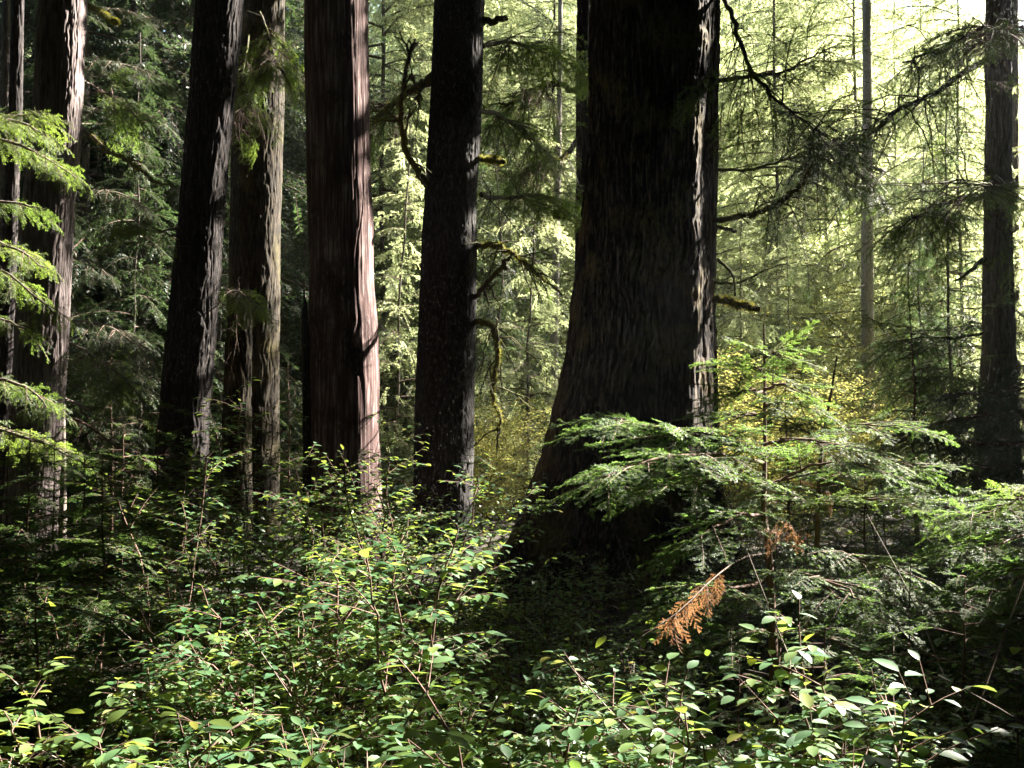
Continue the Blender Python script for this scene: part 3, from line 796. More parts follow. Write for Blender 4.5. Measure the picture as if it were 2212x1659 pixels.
# ------------------------------------------------------------------ saplings in reach of the camera
def hemlock_sapling(seed, h, r, nb, tpl, tip=0.0, nmat='needle_near', lean=(0, 0), stem_r=None, z0=0.12, scale_t=0.55, sec=5, dens=1.0, top_bare=0.0):
    """meshes of a young hemlock at the origin: stem, foliage (boughs in flat layers)"""
    rng = np.random.default_rng(seed)
    stem = Acc()
    n = 14
    z = np.linspace(-.1, h, n)
    line = np.stack([lean[0] * z / h + .012 * h * np.cumsum(rng.normal(0, .3, n)), lean[1] * z / h + .012 * h * np.cumsum(rng.normal(0, .3, n)), z], -1)
    sr = stem_r or .009 * h
    tube(stem, line, np.linspace(sr, sr * .15, n), 7)
    fo = Acc()
    for k in range(nb):
        t = z0 + (1 - z0) * (k + rng.random()) / nb
        if t > 1 - top_bare * .5 and rng.random() < .5:
            continue
        p = np.array([np.interp(t * h, z, line[:, c]) for c in range(3)])
        az = k * 2.4 + rng.normal(0, .4)
        ln = r * (1 - t) ** .6 * rng.uniform(.55, 1.15) + .08 * r
        d = np.array([math.cos(az), math.sin(az), rng.uniform(-.05, .3)])
        e = p + nrm(d) * ln + np.array([0, 0, -.22 * ln])
        q = smooth_line([p, p + nrm(d) * ln * .5, e], 8)
        tube(stem, q, np.linspace(sr * .32, sr * .07, 8), 4)
        m = max(2, int(sec * ln / .5 * dens))
        tint = float(np.clip(tip + rng.normal(0, .12), 0, 1))
        for j in range(m):
            s = .25 + .75 * (j + rng.random()) / m
            i = min(int(s * 7), 6)
            tn = nrm(q[i + 1] - q[i])
            lat = nrm(np.cross([0, 0, 1.0], tn)) * (1 if j % 2 else -1)
            place(fo, tpl[rng.integers(len(tpl))], q[i], tn * .8 + lat * (1.1 - s) + np.array([0, 0, rng.uniform(-.14, .08)]), rng.normal(0, .2),
                  np.clip(ln * .75 / tpl[0][0][:, 0].max() * (1.15 - .55 * s), .25, 1.6) * scale_t / .55, tint)
        place(fo, tpl[rng.integers(len(tpl))], q[-2], q[-1] - q[-2], rng.normal(0, .2), np.clip(ln * .5 / tpl[0][0][:, 0].max(), .2, 1.2), tint)
    return [('stem', stem.mesh('stem', [M['red_stem']], smooth=True)), ('foliage', fo.mesh('foliage', [M[nmat], M['twig']]))]

def gz(p):
    return np.array([p[0], p[1], float(ground_z(p[0], p[1]))])
def spot(u, d):
    p = px(u, 900, d)
    return gz(p)

# the sapling in front of the giant trunk, boughs set where the photo has them
def posed_sapling(label, stem_px, sr, boughs, seed, name='hemlock_sapling', tint=0.1, dead=None, nmat='needle_near', tpl=T_NEAR, stem_mat='red_stem'):
    rng = np.random.default_rng(seed)
    P3 = np.array([px(*p) for p in stem_px])
    base = gz(P3[-1])
    P3 = np.vstack([P3, base - np.array([0, 0, .05])])
    t = thing(name, label, 'sapling', base)
    st = Acc()
    n = 26
    L = smooth_line(P3, n)
    tube(st, L, np.linspace(sr * .2, sr, n), 8)
    fo = Acc()
    for bpts, dens, tn in boughs:
        q = smooth_line([px(*p) for p in bpts], 12)
        q[1:-1] += rng.normal(0, .006, (10, 3))
        tot = np.linalg.norm(np.diff(q, axis=0), axis=1).sum()
        tube(st, q, np.linspace(sr * .38, sr * .08, 12), 5)
        m = max(5, int(dens * tot / .5 * 6))
        tl_ = tpl[0][0][:, 0].max()
        for j in range(m):
            s = .12 + .88 * (j + rng.random()) / m
            i = min(int(s * 11), 10)
            tg = nrm(q[i + 1] - q[i])
            lat = nrm(np.cross([0, 0, 1.0], tg)) * (1 if j % 2 else -1)
            place(fo, tpl[rng.integers(len(tpl))], q[i] + rng.normal(0, .01, 3), tg * .75 + lat * (1.0 - .5 * s) + np.array([0, 0, rng.uniform(-.16, .08)]), rng.normal(0, .2),
                  float(np.clip((.34 + .22 * tot) * (1.15 - .6 * s) / tl_ * rng.uniform(.6, 1.1), .2, 1.3)), float(np.clip(tn + rng.normal(0, .1), 0, 1)))
        place(fo, tpl[0], q[-2], q[-1] - q[-2], 0, .45 * .55 / tl_, tn)
    st.build('stem', M[stem_mat], t, base, smooth=True)
    if fo.v:
        fo.build('foliage', [M[nmat], M['twig']], t, base)
    for dpts, m, sc, lab in (dead or []):
        q = smooth_line([px(*p) for p in dpts], 10)
        da = Acc()
        tube(da, q, np.linspace(.004, .0015, 10), 5, mi=1)
        for j in range(m):
            i = rng.integers(4 if m > 10 else 0, 9)
            tg = nrm(q[i + 1] - q[i])
            place(da, T_DEAD[rng.integers(3)], q[i], tg * .6 + rng.normal(0, .5, 3) + np.array([0, 0, -.6]), rng.normal(0, .5), sc * rng.uniform(.7, 1.2))
        o = da.build('dead_branch', [M['dead_needles'], M['twig']], t, base)
        o['label'] = lab
    return t

posed_sapling('hemlock sapling with green boughs sweeping left, one bough dead and orange',
              [(1650, 700, 5.2), (1652, 850, 5.1), (1652, 1000, 5.0), (1650, 1110, 4.9), (1660, 1180, 4.8), (1668, 1330, 4.7), (1672, 1480, 4.6)], .024,
              [([(1650, 985, 5), (1560, 945, 4.8), (1450, 925, 4.6), (1340, 912, 4.5), (1285, 925, 4.4)], 1.2, .1),
               ([(1650, 1000, 5), (1560, 985, 4.6), (1460, 985, 4.3), (1360, 1010, 4.1), (1310, 1035, 4.0)], 1.2, .15),
               ([(1650, 1040, 4.9), (1580, 1030, 4.6), (1500, 1040, 4.4), (1400, 1070, 4.3)], 1.1, .2),
               ([(1650, 960, 5), (1720, 950, 4.8), (1800, 960, 4.7), (1900, 990, 4.6)], 1.1, .2),
               ([(1650, 1060, 4.9), (1720, 1020, 4.7), (1800, 1000, 4.6), (1870, 1010, 4.6)], 1.1, .15),
               ([(1655, 1110, 4.9), (1600, 1110, 4.6), (1540, 1140, 4.4), (1480, 1190, 4.3)], 1.0, .05),
               ([(1650, 900, 5.1), (1620, 890, 5.0), (1580, 900, 4.9)], .8, .3),
               ([(1650, 880, 5.1), (1690, 870, 5.0), (1740, 880, 4.9)], .8, .3),
               ([(1651, 800, 5.1), (1630, 795, 5.0), (1610, 800, 5.0)], .5, .3), ([(1651, 770, 5.1), (1670, 765, 5.0), (1690, 772, 5.0)], .5, .3),
               ([(1652, 850, 5.1), (1620, 840, 5.0), (1595, 850, 5.0)], .6, .3), ([(1652, 840, 5.1), (1690, 830, 5.0), (1720, 845, 5.0)], .6, .3),
               ([(1665, 1250, 4.8), (1590, 1270, 4.5), (1520, 1300, 4.3), (1440, 1340, 4.2)], 1.2, .1),
               ([(1665, 1240, 4.8), (1740, 1240, 4.5), (1820, 1270, 4.3), (1880, 1310, 4.2)], 1.1, .1),
               ([(1668, 1360, 4.7), (1600, 1370, 4.5), (1540, 1400, 4.4), (1470, 1440, 4.3)], 1.0, .0),
               ([(1668, 1370, 4.7), (1740, 1370, 4.4), (1820, 1390, 4.2), (1890, 1420, 4.1)], 1.0, .05)],
              1, dead=[([(1663, 1195, 4.78), (1605, 1205, 4.3), (1540, 1250, 3.9), (1470, 1318, 3.65), (1388, 1374, 3.55)], 17, .2, 'dead branch with orange needles'),
                       ([(1660, 1150, 4.85), (1680, 1130, 4.7), (1700, 1120, 4.6)], 5, .3, 'small dead orange twig')])
posed_sapling('spindly hemlock sapling with a crooked stem, between the giant trunk and the slender pale trunk',
              [(1808, 770, 5.8), (1795, 850, 5.7), (1778, 950, 5.6), (1768, 1060, 5.5), (1765, 1180, 5.4), (1765, 1260, 5.3), (1740, 1340, 5.2)], .022,
              [([(1770, 1050, 5.5), (1840, 1020, 5.2), (1920, 1000, 5.0), (2000, 1010, 4.9)], 1.2, .1),
               ([(1770, 1100, 5.5), (1850, 1080, 5.2), (1930, 1080, 5.0), (2010, 1110, 4.9)], 1.2, .35),
               ([(1768, 1080, 5.5), (1720, 1075, 5.2), (1660, 1090, 5.0)], 1.0, .2),
               ([(1766, 1180, 5.4), (1830, 1200, 5.1), (1900, 1230, 4.9), (1960, 1280, 4.8)], 1.2, .25),
               ([(1780, 940, 5.6), (1830, 920, 5.4), (1900, 915, 5.2), (1980, 930, 5.1)], 1.1, .2),
               ([(1780, 950, 5.6), (1740, 930, 5.5), (1700, 930, 5.4)], .8, .3),
               ([(1765, 1250, 5.3), (1810, 1290, 5), (1870, 1340, 4.8)], 1.2, .2)],
              2, dead=[([(1768, 1070, 5.5), (1790, 1052, 5.4), (1810, 1048, 5.4)], 5, .26, 'small dead orange twig'), ([(1768, 1120, 5.5), (1740, 1140, 5.3), (1690, 1160, 5.2)], 6, .22, 'dead twig with orange needles')])
posed_sapling('young hemlock cut by the right picture edge, boughs below the brown fir',
              [(2290, 1000, 4.9), (2300, 1150, 4.8), (2300, 1300, 4.7)], .022,
              [([(2290, 1090, 4.9), (2230, 1085, 4.7), (2160, 1100, 4.5), (2080, 1130, 4.4)], 1.3, .3), ([(2295, 1150, 4.9), (2230, 1150, 4.6), (2150, 1180, 4.4), (2060, 1200, 4.3)], 1.3, .1),
               ([(2295, 1200, 4.8), (2240, 1230, 4.5), (2170, 1270, 4.3), (2090, 1290, 4.2)], 1.3, .0), ([(2295, 1250, 4.7), (2240, 1320, 4.4), (2150, 1370, 4.2)], 1.2, .2),
               ([(2290, 1060, 4.9), (2240, 1060, 4.7), (2190, 1085, 4.6)], 1.0, .9)], 3,
              dead=[([(2290, 1330, 4.6), (2230, 1370, 4.4), (2190, 1400, 4.3)], 5, .26, 'dead orange branch tip')])
posed_sapling('young conifer with dark flat boughs crossing the foot of the brown fir trunk',
              [(2330, 700, 10.5), (2335, 900, 10.5), (2335, 1100, 10.5)], .05,
              [([(2330, 800, 10.5), (2240, 830, 10), (2140, 850, 9.6), (2040, 850, 9.4)], .8, .0), ([(2330, 860, 10.5), (2230, 890, 9.9), (2120, 900, 9.5), (1990, 920, 9.3)], .8, .0),
               ([(2330, 900, 10.5), (2230, 950, 9.9), (2120, 960, 9.5), (1960, 930, 9.3)], .8, .0), ([(2330, 960, 10.5), (2240, 1000, 9.8), (2130, 1010, 9.4), (2010, 1010, 9.2)], .8, .0),
               ([(2330, 780, 10.5), (2260, 790, 10), (2180, 790, 9.7)], .8, .1), ([(2330, 1010, 10.5), (2250, 1050, 9.8), (2150, 1080, 9.4)], .8, .0)], 4,
              nmat='needle_dark', tpl=T_MID)
# boughs at the left edge
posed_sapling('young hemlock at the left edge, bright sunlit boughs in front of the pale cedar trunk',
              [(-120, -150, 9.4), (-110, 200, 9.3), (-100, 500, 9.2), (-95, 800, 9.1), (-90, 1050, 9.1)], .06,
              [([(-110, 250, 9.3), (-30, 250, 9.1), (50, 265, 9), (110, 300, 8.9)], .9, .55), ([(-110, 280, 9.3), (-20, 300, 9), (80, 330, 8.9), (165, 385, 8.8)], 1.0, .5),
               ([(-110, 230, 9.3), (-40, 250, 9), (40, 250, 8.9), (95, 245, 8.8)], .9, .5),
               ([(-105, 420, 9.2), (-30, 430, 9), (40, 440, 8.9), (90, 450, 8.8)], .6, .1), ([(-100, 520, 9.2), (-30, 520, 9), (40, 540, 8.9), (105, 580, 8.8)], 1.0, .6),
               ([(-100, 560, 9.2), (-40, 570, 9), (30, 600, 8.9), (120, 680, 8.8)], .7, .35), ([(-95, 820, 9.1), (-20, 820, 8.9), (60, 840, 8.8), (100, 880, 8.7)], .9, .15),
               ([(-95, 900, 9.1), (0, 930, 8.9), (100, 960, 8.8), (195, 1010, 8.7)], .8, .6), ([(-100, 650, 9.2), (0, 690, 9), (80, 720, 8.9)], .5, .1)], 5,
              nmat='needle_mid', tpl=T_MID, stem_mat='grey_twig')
posed_sapling('young hemlock half hidden behind the pale cedar, its boughs spread to the right',
              [(120, -100, 14.6), (125, 300, 14.6), (130, 700, 14.6), (135, 1000, 14.6)], .06,
              [([(130, 250, 14.6), (210, 240, 14.1), (270, 230, 13.8), (320, 250, 13.6)], .9, .25), ([(130, 420, 14.6), (200, 410, 14.1), (260, 420, 13.8), (320, 450, 13.6)], .9, .1),
               ([(130, 560, 14.6), (190, 560, 14.1), (240, 600, 13.9)], .7, .1), ([(130, 690, 14.6), (220, 700, 14.1), (290, 740, 13.7), (340, 800, 13.5)], 1.0, .35),
               ([(130, 780, 14.6), (220, 780, 14.1), (280, 800, 13.7)], 1.0, .45), ([(130, 140, 14.6), (210, 130, 14.1), (300, 150, 13.7), (370, 190, 13.5)], .9, .3),
               ([(135, 860, 14.6), (220, 900, 14.1), (300, 950, 13.7)], .6, .1), ([(130, 30, 14.6), (230, 20, 14.1), (330, 40, 13.6)], .9, .05)], 6,
              nmat='needle_dark', tpl=T_MID, stem_mat='grey_twig')

# smaller young hemlocks in the shade: four meshes, copied
SAP = [hemlock_sapling(900 + k, 1.5, .75, 26, T_NEAR, tip=.05, sec=5, nmat='needle_near') for k in range(4)]
sap_spots = [(60, 5.6, .85, 'shaded young hemlock in the lower left, below the pale cedar'),
             (230, 5.2, .80, 'dark young hemlock left of the leaning fir foot, in the shade'),
             (330, 6.4, .95, 'thin stemmed hemlock sapling before the foot of the leaning fir'),
             (180, 7.4, .9, 'small hemlock behind the shaded young hemlocks, under the pale cedar'),
             (-40, 4.6, .75, 'dark hemlock bough mass at the left edge, lower half'),
             (90, 3.9, .62, 'low shaded hemlock above the yellow green shrub at lower left'),
             (300, 4.0, .55, 'low hemlock tuft in the deep shade at lower left centre'),
             (1380, 4.9, .5, 'low dark hemlock in front of the giant trunk foot'),
             (1600, 4.1, .5, 'knee high hemlock just below the dead orange branch'),
             (1780, 3.7, .62, 'small hemlock with silvery boughs right of the sapling stem'),
             (1960, 4.4, .72, 'dark young hemlock in the shade right of the posed saplings'),
             (2080, 3.9, .7, 'black green young hemlock in the lower right shade'),
             (2200, 3.3, .58, 'low hemlock at the right edge, near the bottom corner'),
             (1930, 2.9, .42, 'small hemlock beside the sunlit shrub at lower right'),
             (2050, 6.6, .9, 'layered young hemlock below the brown fir trunk'),
             (1870, 7.2, .95, 'young hemlock in front of the slender pale trunk foot'),
             (1480, 6.5, .75, 'dim young hemlock against the roots of the giant trunk'),
             (120, 8.6, .85, 'young hemlock hiding the foot of the pale cedar'),
             (20, 7.6, .8, 'young hemlock left of the pale cedar foot'),
             (270, 9.0, .85, 'young hemlock in the dusk between pale cedar and leaning fir'),
             (430, 8.2, .9, 'young hemlock between the leaning fir and the broken stump')]
for k, (u, d, s, lab) in enumerate(sap_spots):
    lab = lab.replace('right of the posed saplings', 'right of the crooked stemmed sapling')
    if u < 500:
        s *= 1.22
    put(SAP[k % 4], 'young_hemlock', lab, 'sapling', spot(u, d), k * 1.7, s, 'young hemlocks in the undergrowth')
# slim saplings farther back
SAP2 = [hemlock_sapling(950 + k, 3.6, .85, 40, T_MID, tip=.3, sec=3, nmat='needle_mid', scale_t=.5, dens=.8, top_bare=.5) for k in range(3)]
for k, (u, d, s, lab) in enumerate([(1985, 14, 1.0, 'slim sapling between slender pale trunk and brown fir'), (1700, 13, .7, 'slim sapling right of the giant trunk in the bright gap'),
                                    (2060, 15, .75, 'feathery sapling left of the brown fir foot'), 
                                    (630, 17, .7, 'slim sapling behind the gap left of the red snag'),
                                    (240, 14, .8, 'slim sapling in the shade behind the pale cedar'),
                                    (410, 17, .7, 'slim sapling behind the leaning fir')]):
    put(SAP2[k % 3], 'slim_sapling', lab, 'sapling', spot(u, d), k * 2.1, s, 'slim saplings in the wood')

# ------------------------------------------------------------------ leafy shrubs
def leaf_tpl(ln, w, fold=.18, curl=.18):
    t = np.array([0, .18, .45, .75, 1.0])
    hw = np.array([.04, .34, .5, .36, .02]) * w
    V = []
    for k in range(5):
        z = -curl * ln * t[k] ** 2
        for s in (-1, 0, 1):
            V.append((t[k] * ln, s * hw[k], z + abs(s) * fold * hw[k]))
    f = []
    for k in range(4):
        a = k * 3
        f += [(a, a + 3, a + 4, a + 1), (a + 1, a + 4, a + 5, a + 2)]
    return np.array(V), np.array(f)
LEAF = leaf_tpl(1, .54)

def scatter_leaves(acc, pos, dirs, ups, lens, tints=None):
    pos, dirs = np.asarray(pos), nrm(np.asarray(dirs))
    y = nrm(np.cross(ups, dirs))
    z = np.cross(dirs, y)
    V, f = LEAF
    n = len(pos)
    v = pos[:, None] + lens[:, None, None] * (V[None, :, 0:1] * dirs[:, None] + V[None, :, 1:2] * y[:, None] + V[None, :, 2:3] * z[:, None])
    F = f[None] + (np.arange(n) * len(V))[:, None, None]
    t = np.repeat(tints, len(V)) if tints is not None else 0.0
    acc.add(v, F, 0, t)

def shrub_mesh(seed, h, spread, ll, nstem, nside, leafy=1.0, tint=.15, mat='leaf', stem_mat='red_stem', zlow=.3):
    rng = np.random.default_rng(seed)
    st, lf = Acc(), Acc()
    P, D, U, LN, TT = [], [], [], [], []
    def leafrow(q, step, tint0):
        tot = np.linalg.norm(np.diff(q, axis=0), axis=1).sum()
        k = max(2, int(tot / step))
        for j in range(k + 1):
            s = (j + .6) / (k + .6)
            i = min(int(s * (len(q) - 1)), len(q) - 2)
            f = s * (len(q) - 1) - i
            p = q[i] * (1 - f) + q[i + 1] * f
            tg = nrm(q[i + 1] - q[i])
            sd = 1 if j % 2 else -1
            lat = nrm(np.cross([0, 0, 1.0], tg) + 1e-5)
            d = tg * (.55 if j < k else 1.2) + sd * lat * (.9 if j < k else .1) + np.array([0, 0, rng.normal(-.06, .13)])
            d[2] = d[2] * .35 + rng.normal(-.07, .1)
            P.append(p); D.append(d); U.append(np.array([0, 0, 1.0]) + rng.normal(0, .2, 3))
            LN.append(ll * rng.uniform(.6, 1.2) * (1 if j > 0 else .75)); TT.append(np.clip(tint0 + rng.normal(0, .12), 0, 1))
    for k in range(nstem):
        az = rng.uniform(0, 2 * math.pi)
        reach = spread * rng.uniform(.25, 1)
        hh = h * rng.uniform(.72, 1.05)
        o = np.array([math.cos(az), math.sin(az), 0])
        b = rng.normal(0, .06 * spread, 3) * np.array([1, 1, 0])
        q = smooth_line([b + [0, 0, -.05], b + o * reach * .25 + [0, 0, hh * .45], b + o * reach * .6 + [0, 0, hh * .8], b + o * reach + [0, 0, hh]], 14)
        q[2:] += np.cumsum(rng.normal(0, .012 * h, (12, 3)), 0)
        tube(st, q, np.linspace(.0065, .002, 14) * (h ** .5), 5)
        tint0 = tint + rng.normal(0, .1)
        for j in range(nside):
            s = zlow + (1 - zlow) * (j + rng.random()) / nside
            i = min(int(s * 13), 12)
            p = q[i]
            a2 = rng.uniform(0, 2 * math.pi)
            ln = h * rng.uniform(.14, .36) * (1.15 - .5 * s)
            dd = np.array([math.cos(a2), math.sin(a2), rng.uniform(-.05, .4)]) + .35 * nrm(q[i + 1] - q[i])
            w = smooth_line([p, p + nrm(dd) * ln * .5, p + nrm(dd) * ln + [0, 0, -.10 * ln]], 6)
            tube(st, w, np.linspace(.0028, .001, 6), 3)
            leafrow(w, ll * .62 / leafy, tint0)
            for g in range(rng.integers(1, 3)):
                m = rng.integers(1, 4)
                e = nrm(nrm(dd) + rng.normal(0, .6, 3) * np.array([1, 1, .4]))
                x = np.array([w[m], w[m] + e * ln * .28, w[m] + e * ln * .5])
                tube(st, x, [.0018, .0014, .0008], 3)
                leafrow(x, ll * .62 / leafy, tint0)
        leafrow(q[9:], ll * .6, tint0)
    scatter_leaves(lf, np.array(P), np.array(D), np.array(U), np.array(LN), np.array(TT))
    return [('stems', st.mesh('stems', [M[stem_mat]], smooth=True)), ('leaves', lf.mesh('leaves', [M[mat]], smooth=True))]

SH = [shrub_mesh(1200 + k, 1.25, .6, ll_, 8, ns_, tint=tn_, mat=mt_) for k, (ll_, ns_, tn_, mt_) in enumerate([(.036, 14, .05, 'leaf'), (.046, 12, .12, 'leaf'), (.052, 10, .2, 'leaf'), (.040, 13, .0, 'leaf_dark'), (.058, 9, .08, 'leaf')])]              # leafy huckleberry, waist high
SHT = [shrub_mesh(1250 + k, 1.65, .6, .046, 6, 12, tint=.18, leafy=.85) for k in range(4)]    # taller, looser
SHB = [shrub_mesh(1300 + k, 1.0, .45, .053, 8, 9, tint=.08, leafy=.9) for k in range(3)]    # big leaves close to the camera
SHY = [shrub_mesh(1350 + k, .9, .4, .06, 6, 6, tint=.42, leafy=.9) for k in range(2)]       # yellowing
shrubs = [
    # u, depth, meshes, scale, label
    (690, 3.45, SH, 1.02, 'sunlit green shrub in the middle foreground, below the red snag'),
    (870, 3.40, SH, .98, 'brightest sunlit shrub with pale flat leaf sprays, middle foreground'),
    (1010, 3.5, SH, .88, 'sunlit shrub reaching right towards the dark hollow under the giant trunk'),
    (560, 3.7, SH, .98, 'half lit shrub at the left end of the bright middle patch'),
    (760, 3.0, SH, .78, 'shrub with bare crossing reddish stems below the bright patch'),
    (920, 2.9, SH, .70, 'dim shrub below the brightest sunlit shrub'),
    (600, 3.0, SH, .72, 'dark leafed shrub in the shade below the bright middle patch'),
    (470, 4.6, SHT, .86, 'tall shrub in front of the leaning dark fir'),
    (610, 5.2, SHT, .98, 'tall yellow flecked shrub before the broken stump'),
    (720, 5.6, SHT, 1.02, 'tall shrub with yellow top leaves covering the red snag foot'),
    (830, 5.4, SHT, .95, 'tall loose shrub right of the red snag foot'),
    (960, 5.8, SHT, 1.08, 'tallest shrub, climbing in front of the dark scaly hemlock'),
    (1000, 5.2, SHT, .66, 'open branching shrub between dark scaly hemlock and giant trunk'),
    (380, 5.8, SHT, .95, 'shrub with round yellowing leaves at the leaning fir foot'),
    (520, 6.6, SHT, 1.05, 'shrub behind the tall ones, before the mossy brown fir'),
    (900, 7.0, SHT, 1.02, 'shrub between snag and dark scaly hemlock, behind the tall ones'),
    (1240, 5.2, SHT, .62, 'small pale leaved shrub against the dark giant trunk'),
    (1170, 4.4, SH, .66, 'shaded shrub in the dark hollow below the giant trunk'),
    (1300, 4.2, SH, .62, 'dark shrub in the middle of the hollow below the giant trunk'),
    (1200, 3.4, SH, .72, 'low shaded shrub right of the sunlit middle patch'),
    (1350, 3.3, SH, .55, 'low dark shrub under the dead orange branch'),
    (1130, 5.6, SH, .72, 'dusky shrub before the left root of the giant trunk'),
    (1390, 4.0, SH, .66, 'dusky shrub between giant trunk foot and dead orange branch'),
    (1250, 3.0, SH, .62, 'dusky low shrub behind the bright big leaved one at bottom'),
    (1050, 2.8, SH, .70, 'dark blue green shrub at bottom centre'),
    (1160, 2.35, SHB, .98, 'big leaved shrub at the bottom, left of two sunlit ones'),
    (1280, 2.35, SHB, .97, 'big leaved bright green shrub at bottom centre right'),
    (1440, 2.5, SHB, .95, 'big leaved shrub at the bottom, right of centre, half in shade'),
    (1560, 2.3, SHB, .95, 'glossy big leaved shrub at the bottom, below the sapling stem'),
    (1690, 2.45, SHB, 1.03, 'glossy sunlit shrub right of the sapling stem foot'),
    (1830, 2.6, SHB, 1.10, 'shrub with glaring white lit leaves on upright shoots, lower right'),
    (1960, 2.5, SHB, .92, 'low shrub right of the glaring white lit leaves'),
    (2080, 2.5, SHB, .90, 'dark shrub near the lower right corner'),
    (2190, 2.4, SHB, .92, 'shaded shrub in the lower right corner'),
    (180, 2.1, SHB, .90, 'pale sunlit shrub along the bottom edge, far left'),
    (380, 2.15, SHB, .92, 'pale blue green sunlit shrub at bottom left'),
    (540, 2.15, SHB, .92, 'pale sunlit shrub at the bottom, right of its pale neighbour'),
    (700, 2.3, SHB, .84, 'dark shrub at the bottom between pale shrubs and centre'),
    (860, 2.3, SHB, .86, 'shaded big leaved shrub at bottom centre left'),
    (1000, 2.2, SHB, .84, 'shaded big leaved shrub at bottom centre'),
    (40, 2.9, SHY, 1.05, 'yellow green shrub with a bare stem at the lower left edge'),
    (150, 3.1, SHY, .95, 'yellowing shrub beside the lower left edge'),
    (260, 3.0, SH, .66, 'dark low shrub in the lower left shade'),
    (430, 3.3, SH, .70, 'dim shrub left of the bright middle patch, in shade'),
    (350, 2.7, SH, .62, 'dark shrub above the pale bottom shrubs, left'),
    (480, 2.8, SH, .66, 'dark twiggy shrub above the pale bottom shrubs'),
    (1600, 3.2, SH, .62, 'shaded shrub around the foot of the sapling stem'),
    (1750, 3.2, SH, .66, 'dim shrub between sapling stem and the glaring lit leaves'),
    (2000, 3.4, SH, .62, 'black green shrub in the lower right shade'),
    (2130, 3.3, SH, .66, 'dim shrub near the right edge, lower right'),
    (150, 4.6, SH, .85, 'shaded shrub below the foot of the pale cedar'),
    (1560, 7.4, SHT, .80, 'sunny shrub at the right root of the giant trunk'),
    (1700, 8.5, SHT, .82, 'sunny shrub behind the hemlock sapling stem'),
    (1900, 9.5, SHT, .8, 'sunny shrub near the slender pale trunk foot'),
]
for k, (u, d, ms, s, lab) in enumerate(shrubs):
    name = {id(SH): 'leafy_shrub', id(SHT): 'tall_shrub', id(SHB): 'broadleaf_shrub', id(SHY): 'yellow_shrub'}[id(ms)]
    if any(w in lab for w in ('dark', 'dim', 'shaded', 'low ')) and not 1100 < u < 1450:
        s *= .84
    put(ms[k % len(ms)], name, lab, 'shrub', spot(u, d), k * 2.399, s, 'shrubs of the undergrowth')

# autumn shrubs in the bright clearing behind
def bush_mesh(seed, h, spread, ll, nst, nside):
    m = shrub_mesh(seed, h, spread, ll, nst, nside, leafy=.55, tint=.3, mat='maple', stem_mat='twig', zlow=.12)
    return m
VM = [bush_mesh(1400 + k, 4.0, 1.9, .085, 12, 26) for k in range(3)]
r5 = np.random.default_rng(5)
maples = [(1620, 19, .55, 'golden autumn bush right beside the giant trunk'), (1760, 22, .7, 'yellow autumn bush left of the slender pale trunk'), (1960, 25, 1.1, 'orange tinged autumn bush right of the slender pale trunk'),
          (1830, 30, 1.5, 'tall yellow autumn tree behind the slender pale trunk'), (2060, 28, 1.3, 'orange autumn tree left of the brown fir'), (1700, 33, 1.7, 'yellow autumn tree in the bright gap, far back'),
          (1590, 26, .9, 'golden bush far behind the right side of the giant trunk'), (1080, 22, .6, 'yellow autumn bush between scaly hemlock and giant trunk'), (1150, 27, 1.0, 'yellow bush in the gap left of the giant trunk, far back'),
          (860, 27, 1.2, 'yellow autumn bush right of the red snag, far back'), (1720, 16, .35, 'low golden bush before the bright gap'), (1850, 18, .4, 'low golden bush at the slender pale trunk foot'),
          (1590, 15, .62, 'low golden bush against the right side of the giant trunk'), (1650, 15.8, .5, 'low golden bush in the bright gap beside the giant trunk'), (1700, 17.5, .58, 'broad golden bush in the bright gap'), (1040, 15.5, .36, 'golden bush low beside the dark scaly hemlock foot'), (1110, 19, .5, 'yellow green bush glowing in the gap left of the giant trunk'), (1800, 19, .55, 'yellow green bush close to the slender pale trunk'), (1940, 20, .55, 'yellow green bush low between slender pale trunk and brown fir'), (2040, 21, .55, 'yellow green bush low before the brown fir'), (1580, 20, .6, 'yellow green bush glowing behind the giant trunk'), (1090, 16, .42, 'golden bush low in the gap left of the giant trunk'),
          (1640, 40, 1.9, 'yellow autumn tree highest in the bright gap'), (1990, 38, 2.0, 'yellow autumn tree far behind, left of the brown fir'), (2200, 30, 1.0, 'golden bush at the right edge, far back'), (1000, 18, .35, 'low golden bush behind the dark scaly hemlock')]
for k, (u, d, s, lab) in enumerate(maples):
    put(VM[k % 3], 'autumn_bush', lab, 'bush', spot(u, d), k * 1.9, s, 'autumn bushes in the clearing')

# ------------------------------------------------------------------ low cover on the forest floor
rg = np.random.default_rng(8)
gc = Acc()
n = 28000
y = 1.6 + 26 * rg.random(n) ** 1.5
x = (rg.random(n) * 2 - 1) * (0.55 * y + .8)
hgt = np.clip(rg.gamma(2.0, .13, n), .02, .75) * np.clip(1.2 - .02 * y, .5, 1.2)
az = rg.uniform(0, 2 * math.pi, n)
scatter_leaves(gc, np.stack([x, y, ground_z(x, y) + hgt], -1), np.stack([np.cos(az), np.sin(az), rg.normal(-.1, .3, n)], -1),
               np.array([0, 0, 1.0]) + rg.normal(0, .4, (n, 3)), (.04 + .0022 * y) * rg.uniform(.7, 1.4, n), np.clip(rg.normal(.2, .25, n), 0, 1))
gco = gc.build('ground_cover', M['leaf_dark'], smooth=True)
gco['kind'] = 'stuff'
gco['label'] = 'low leafy plants covering the forest floor'
tw = Acc()
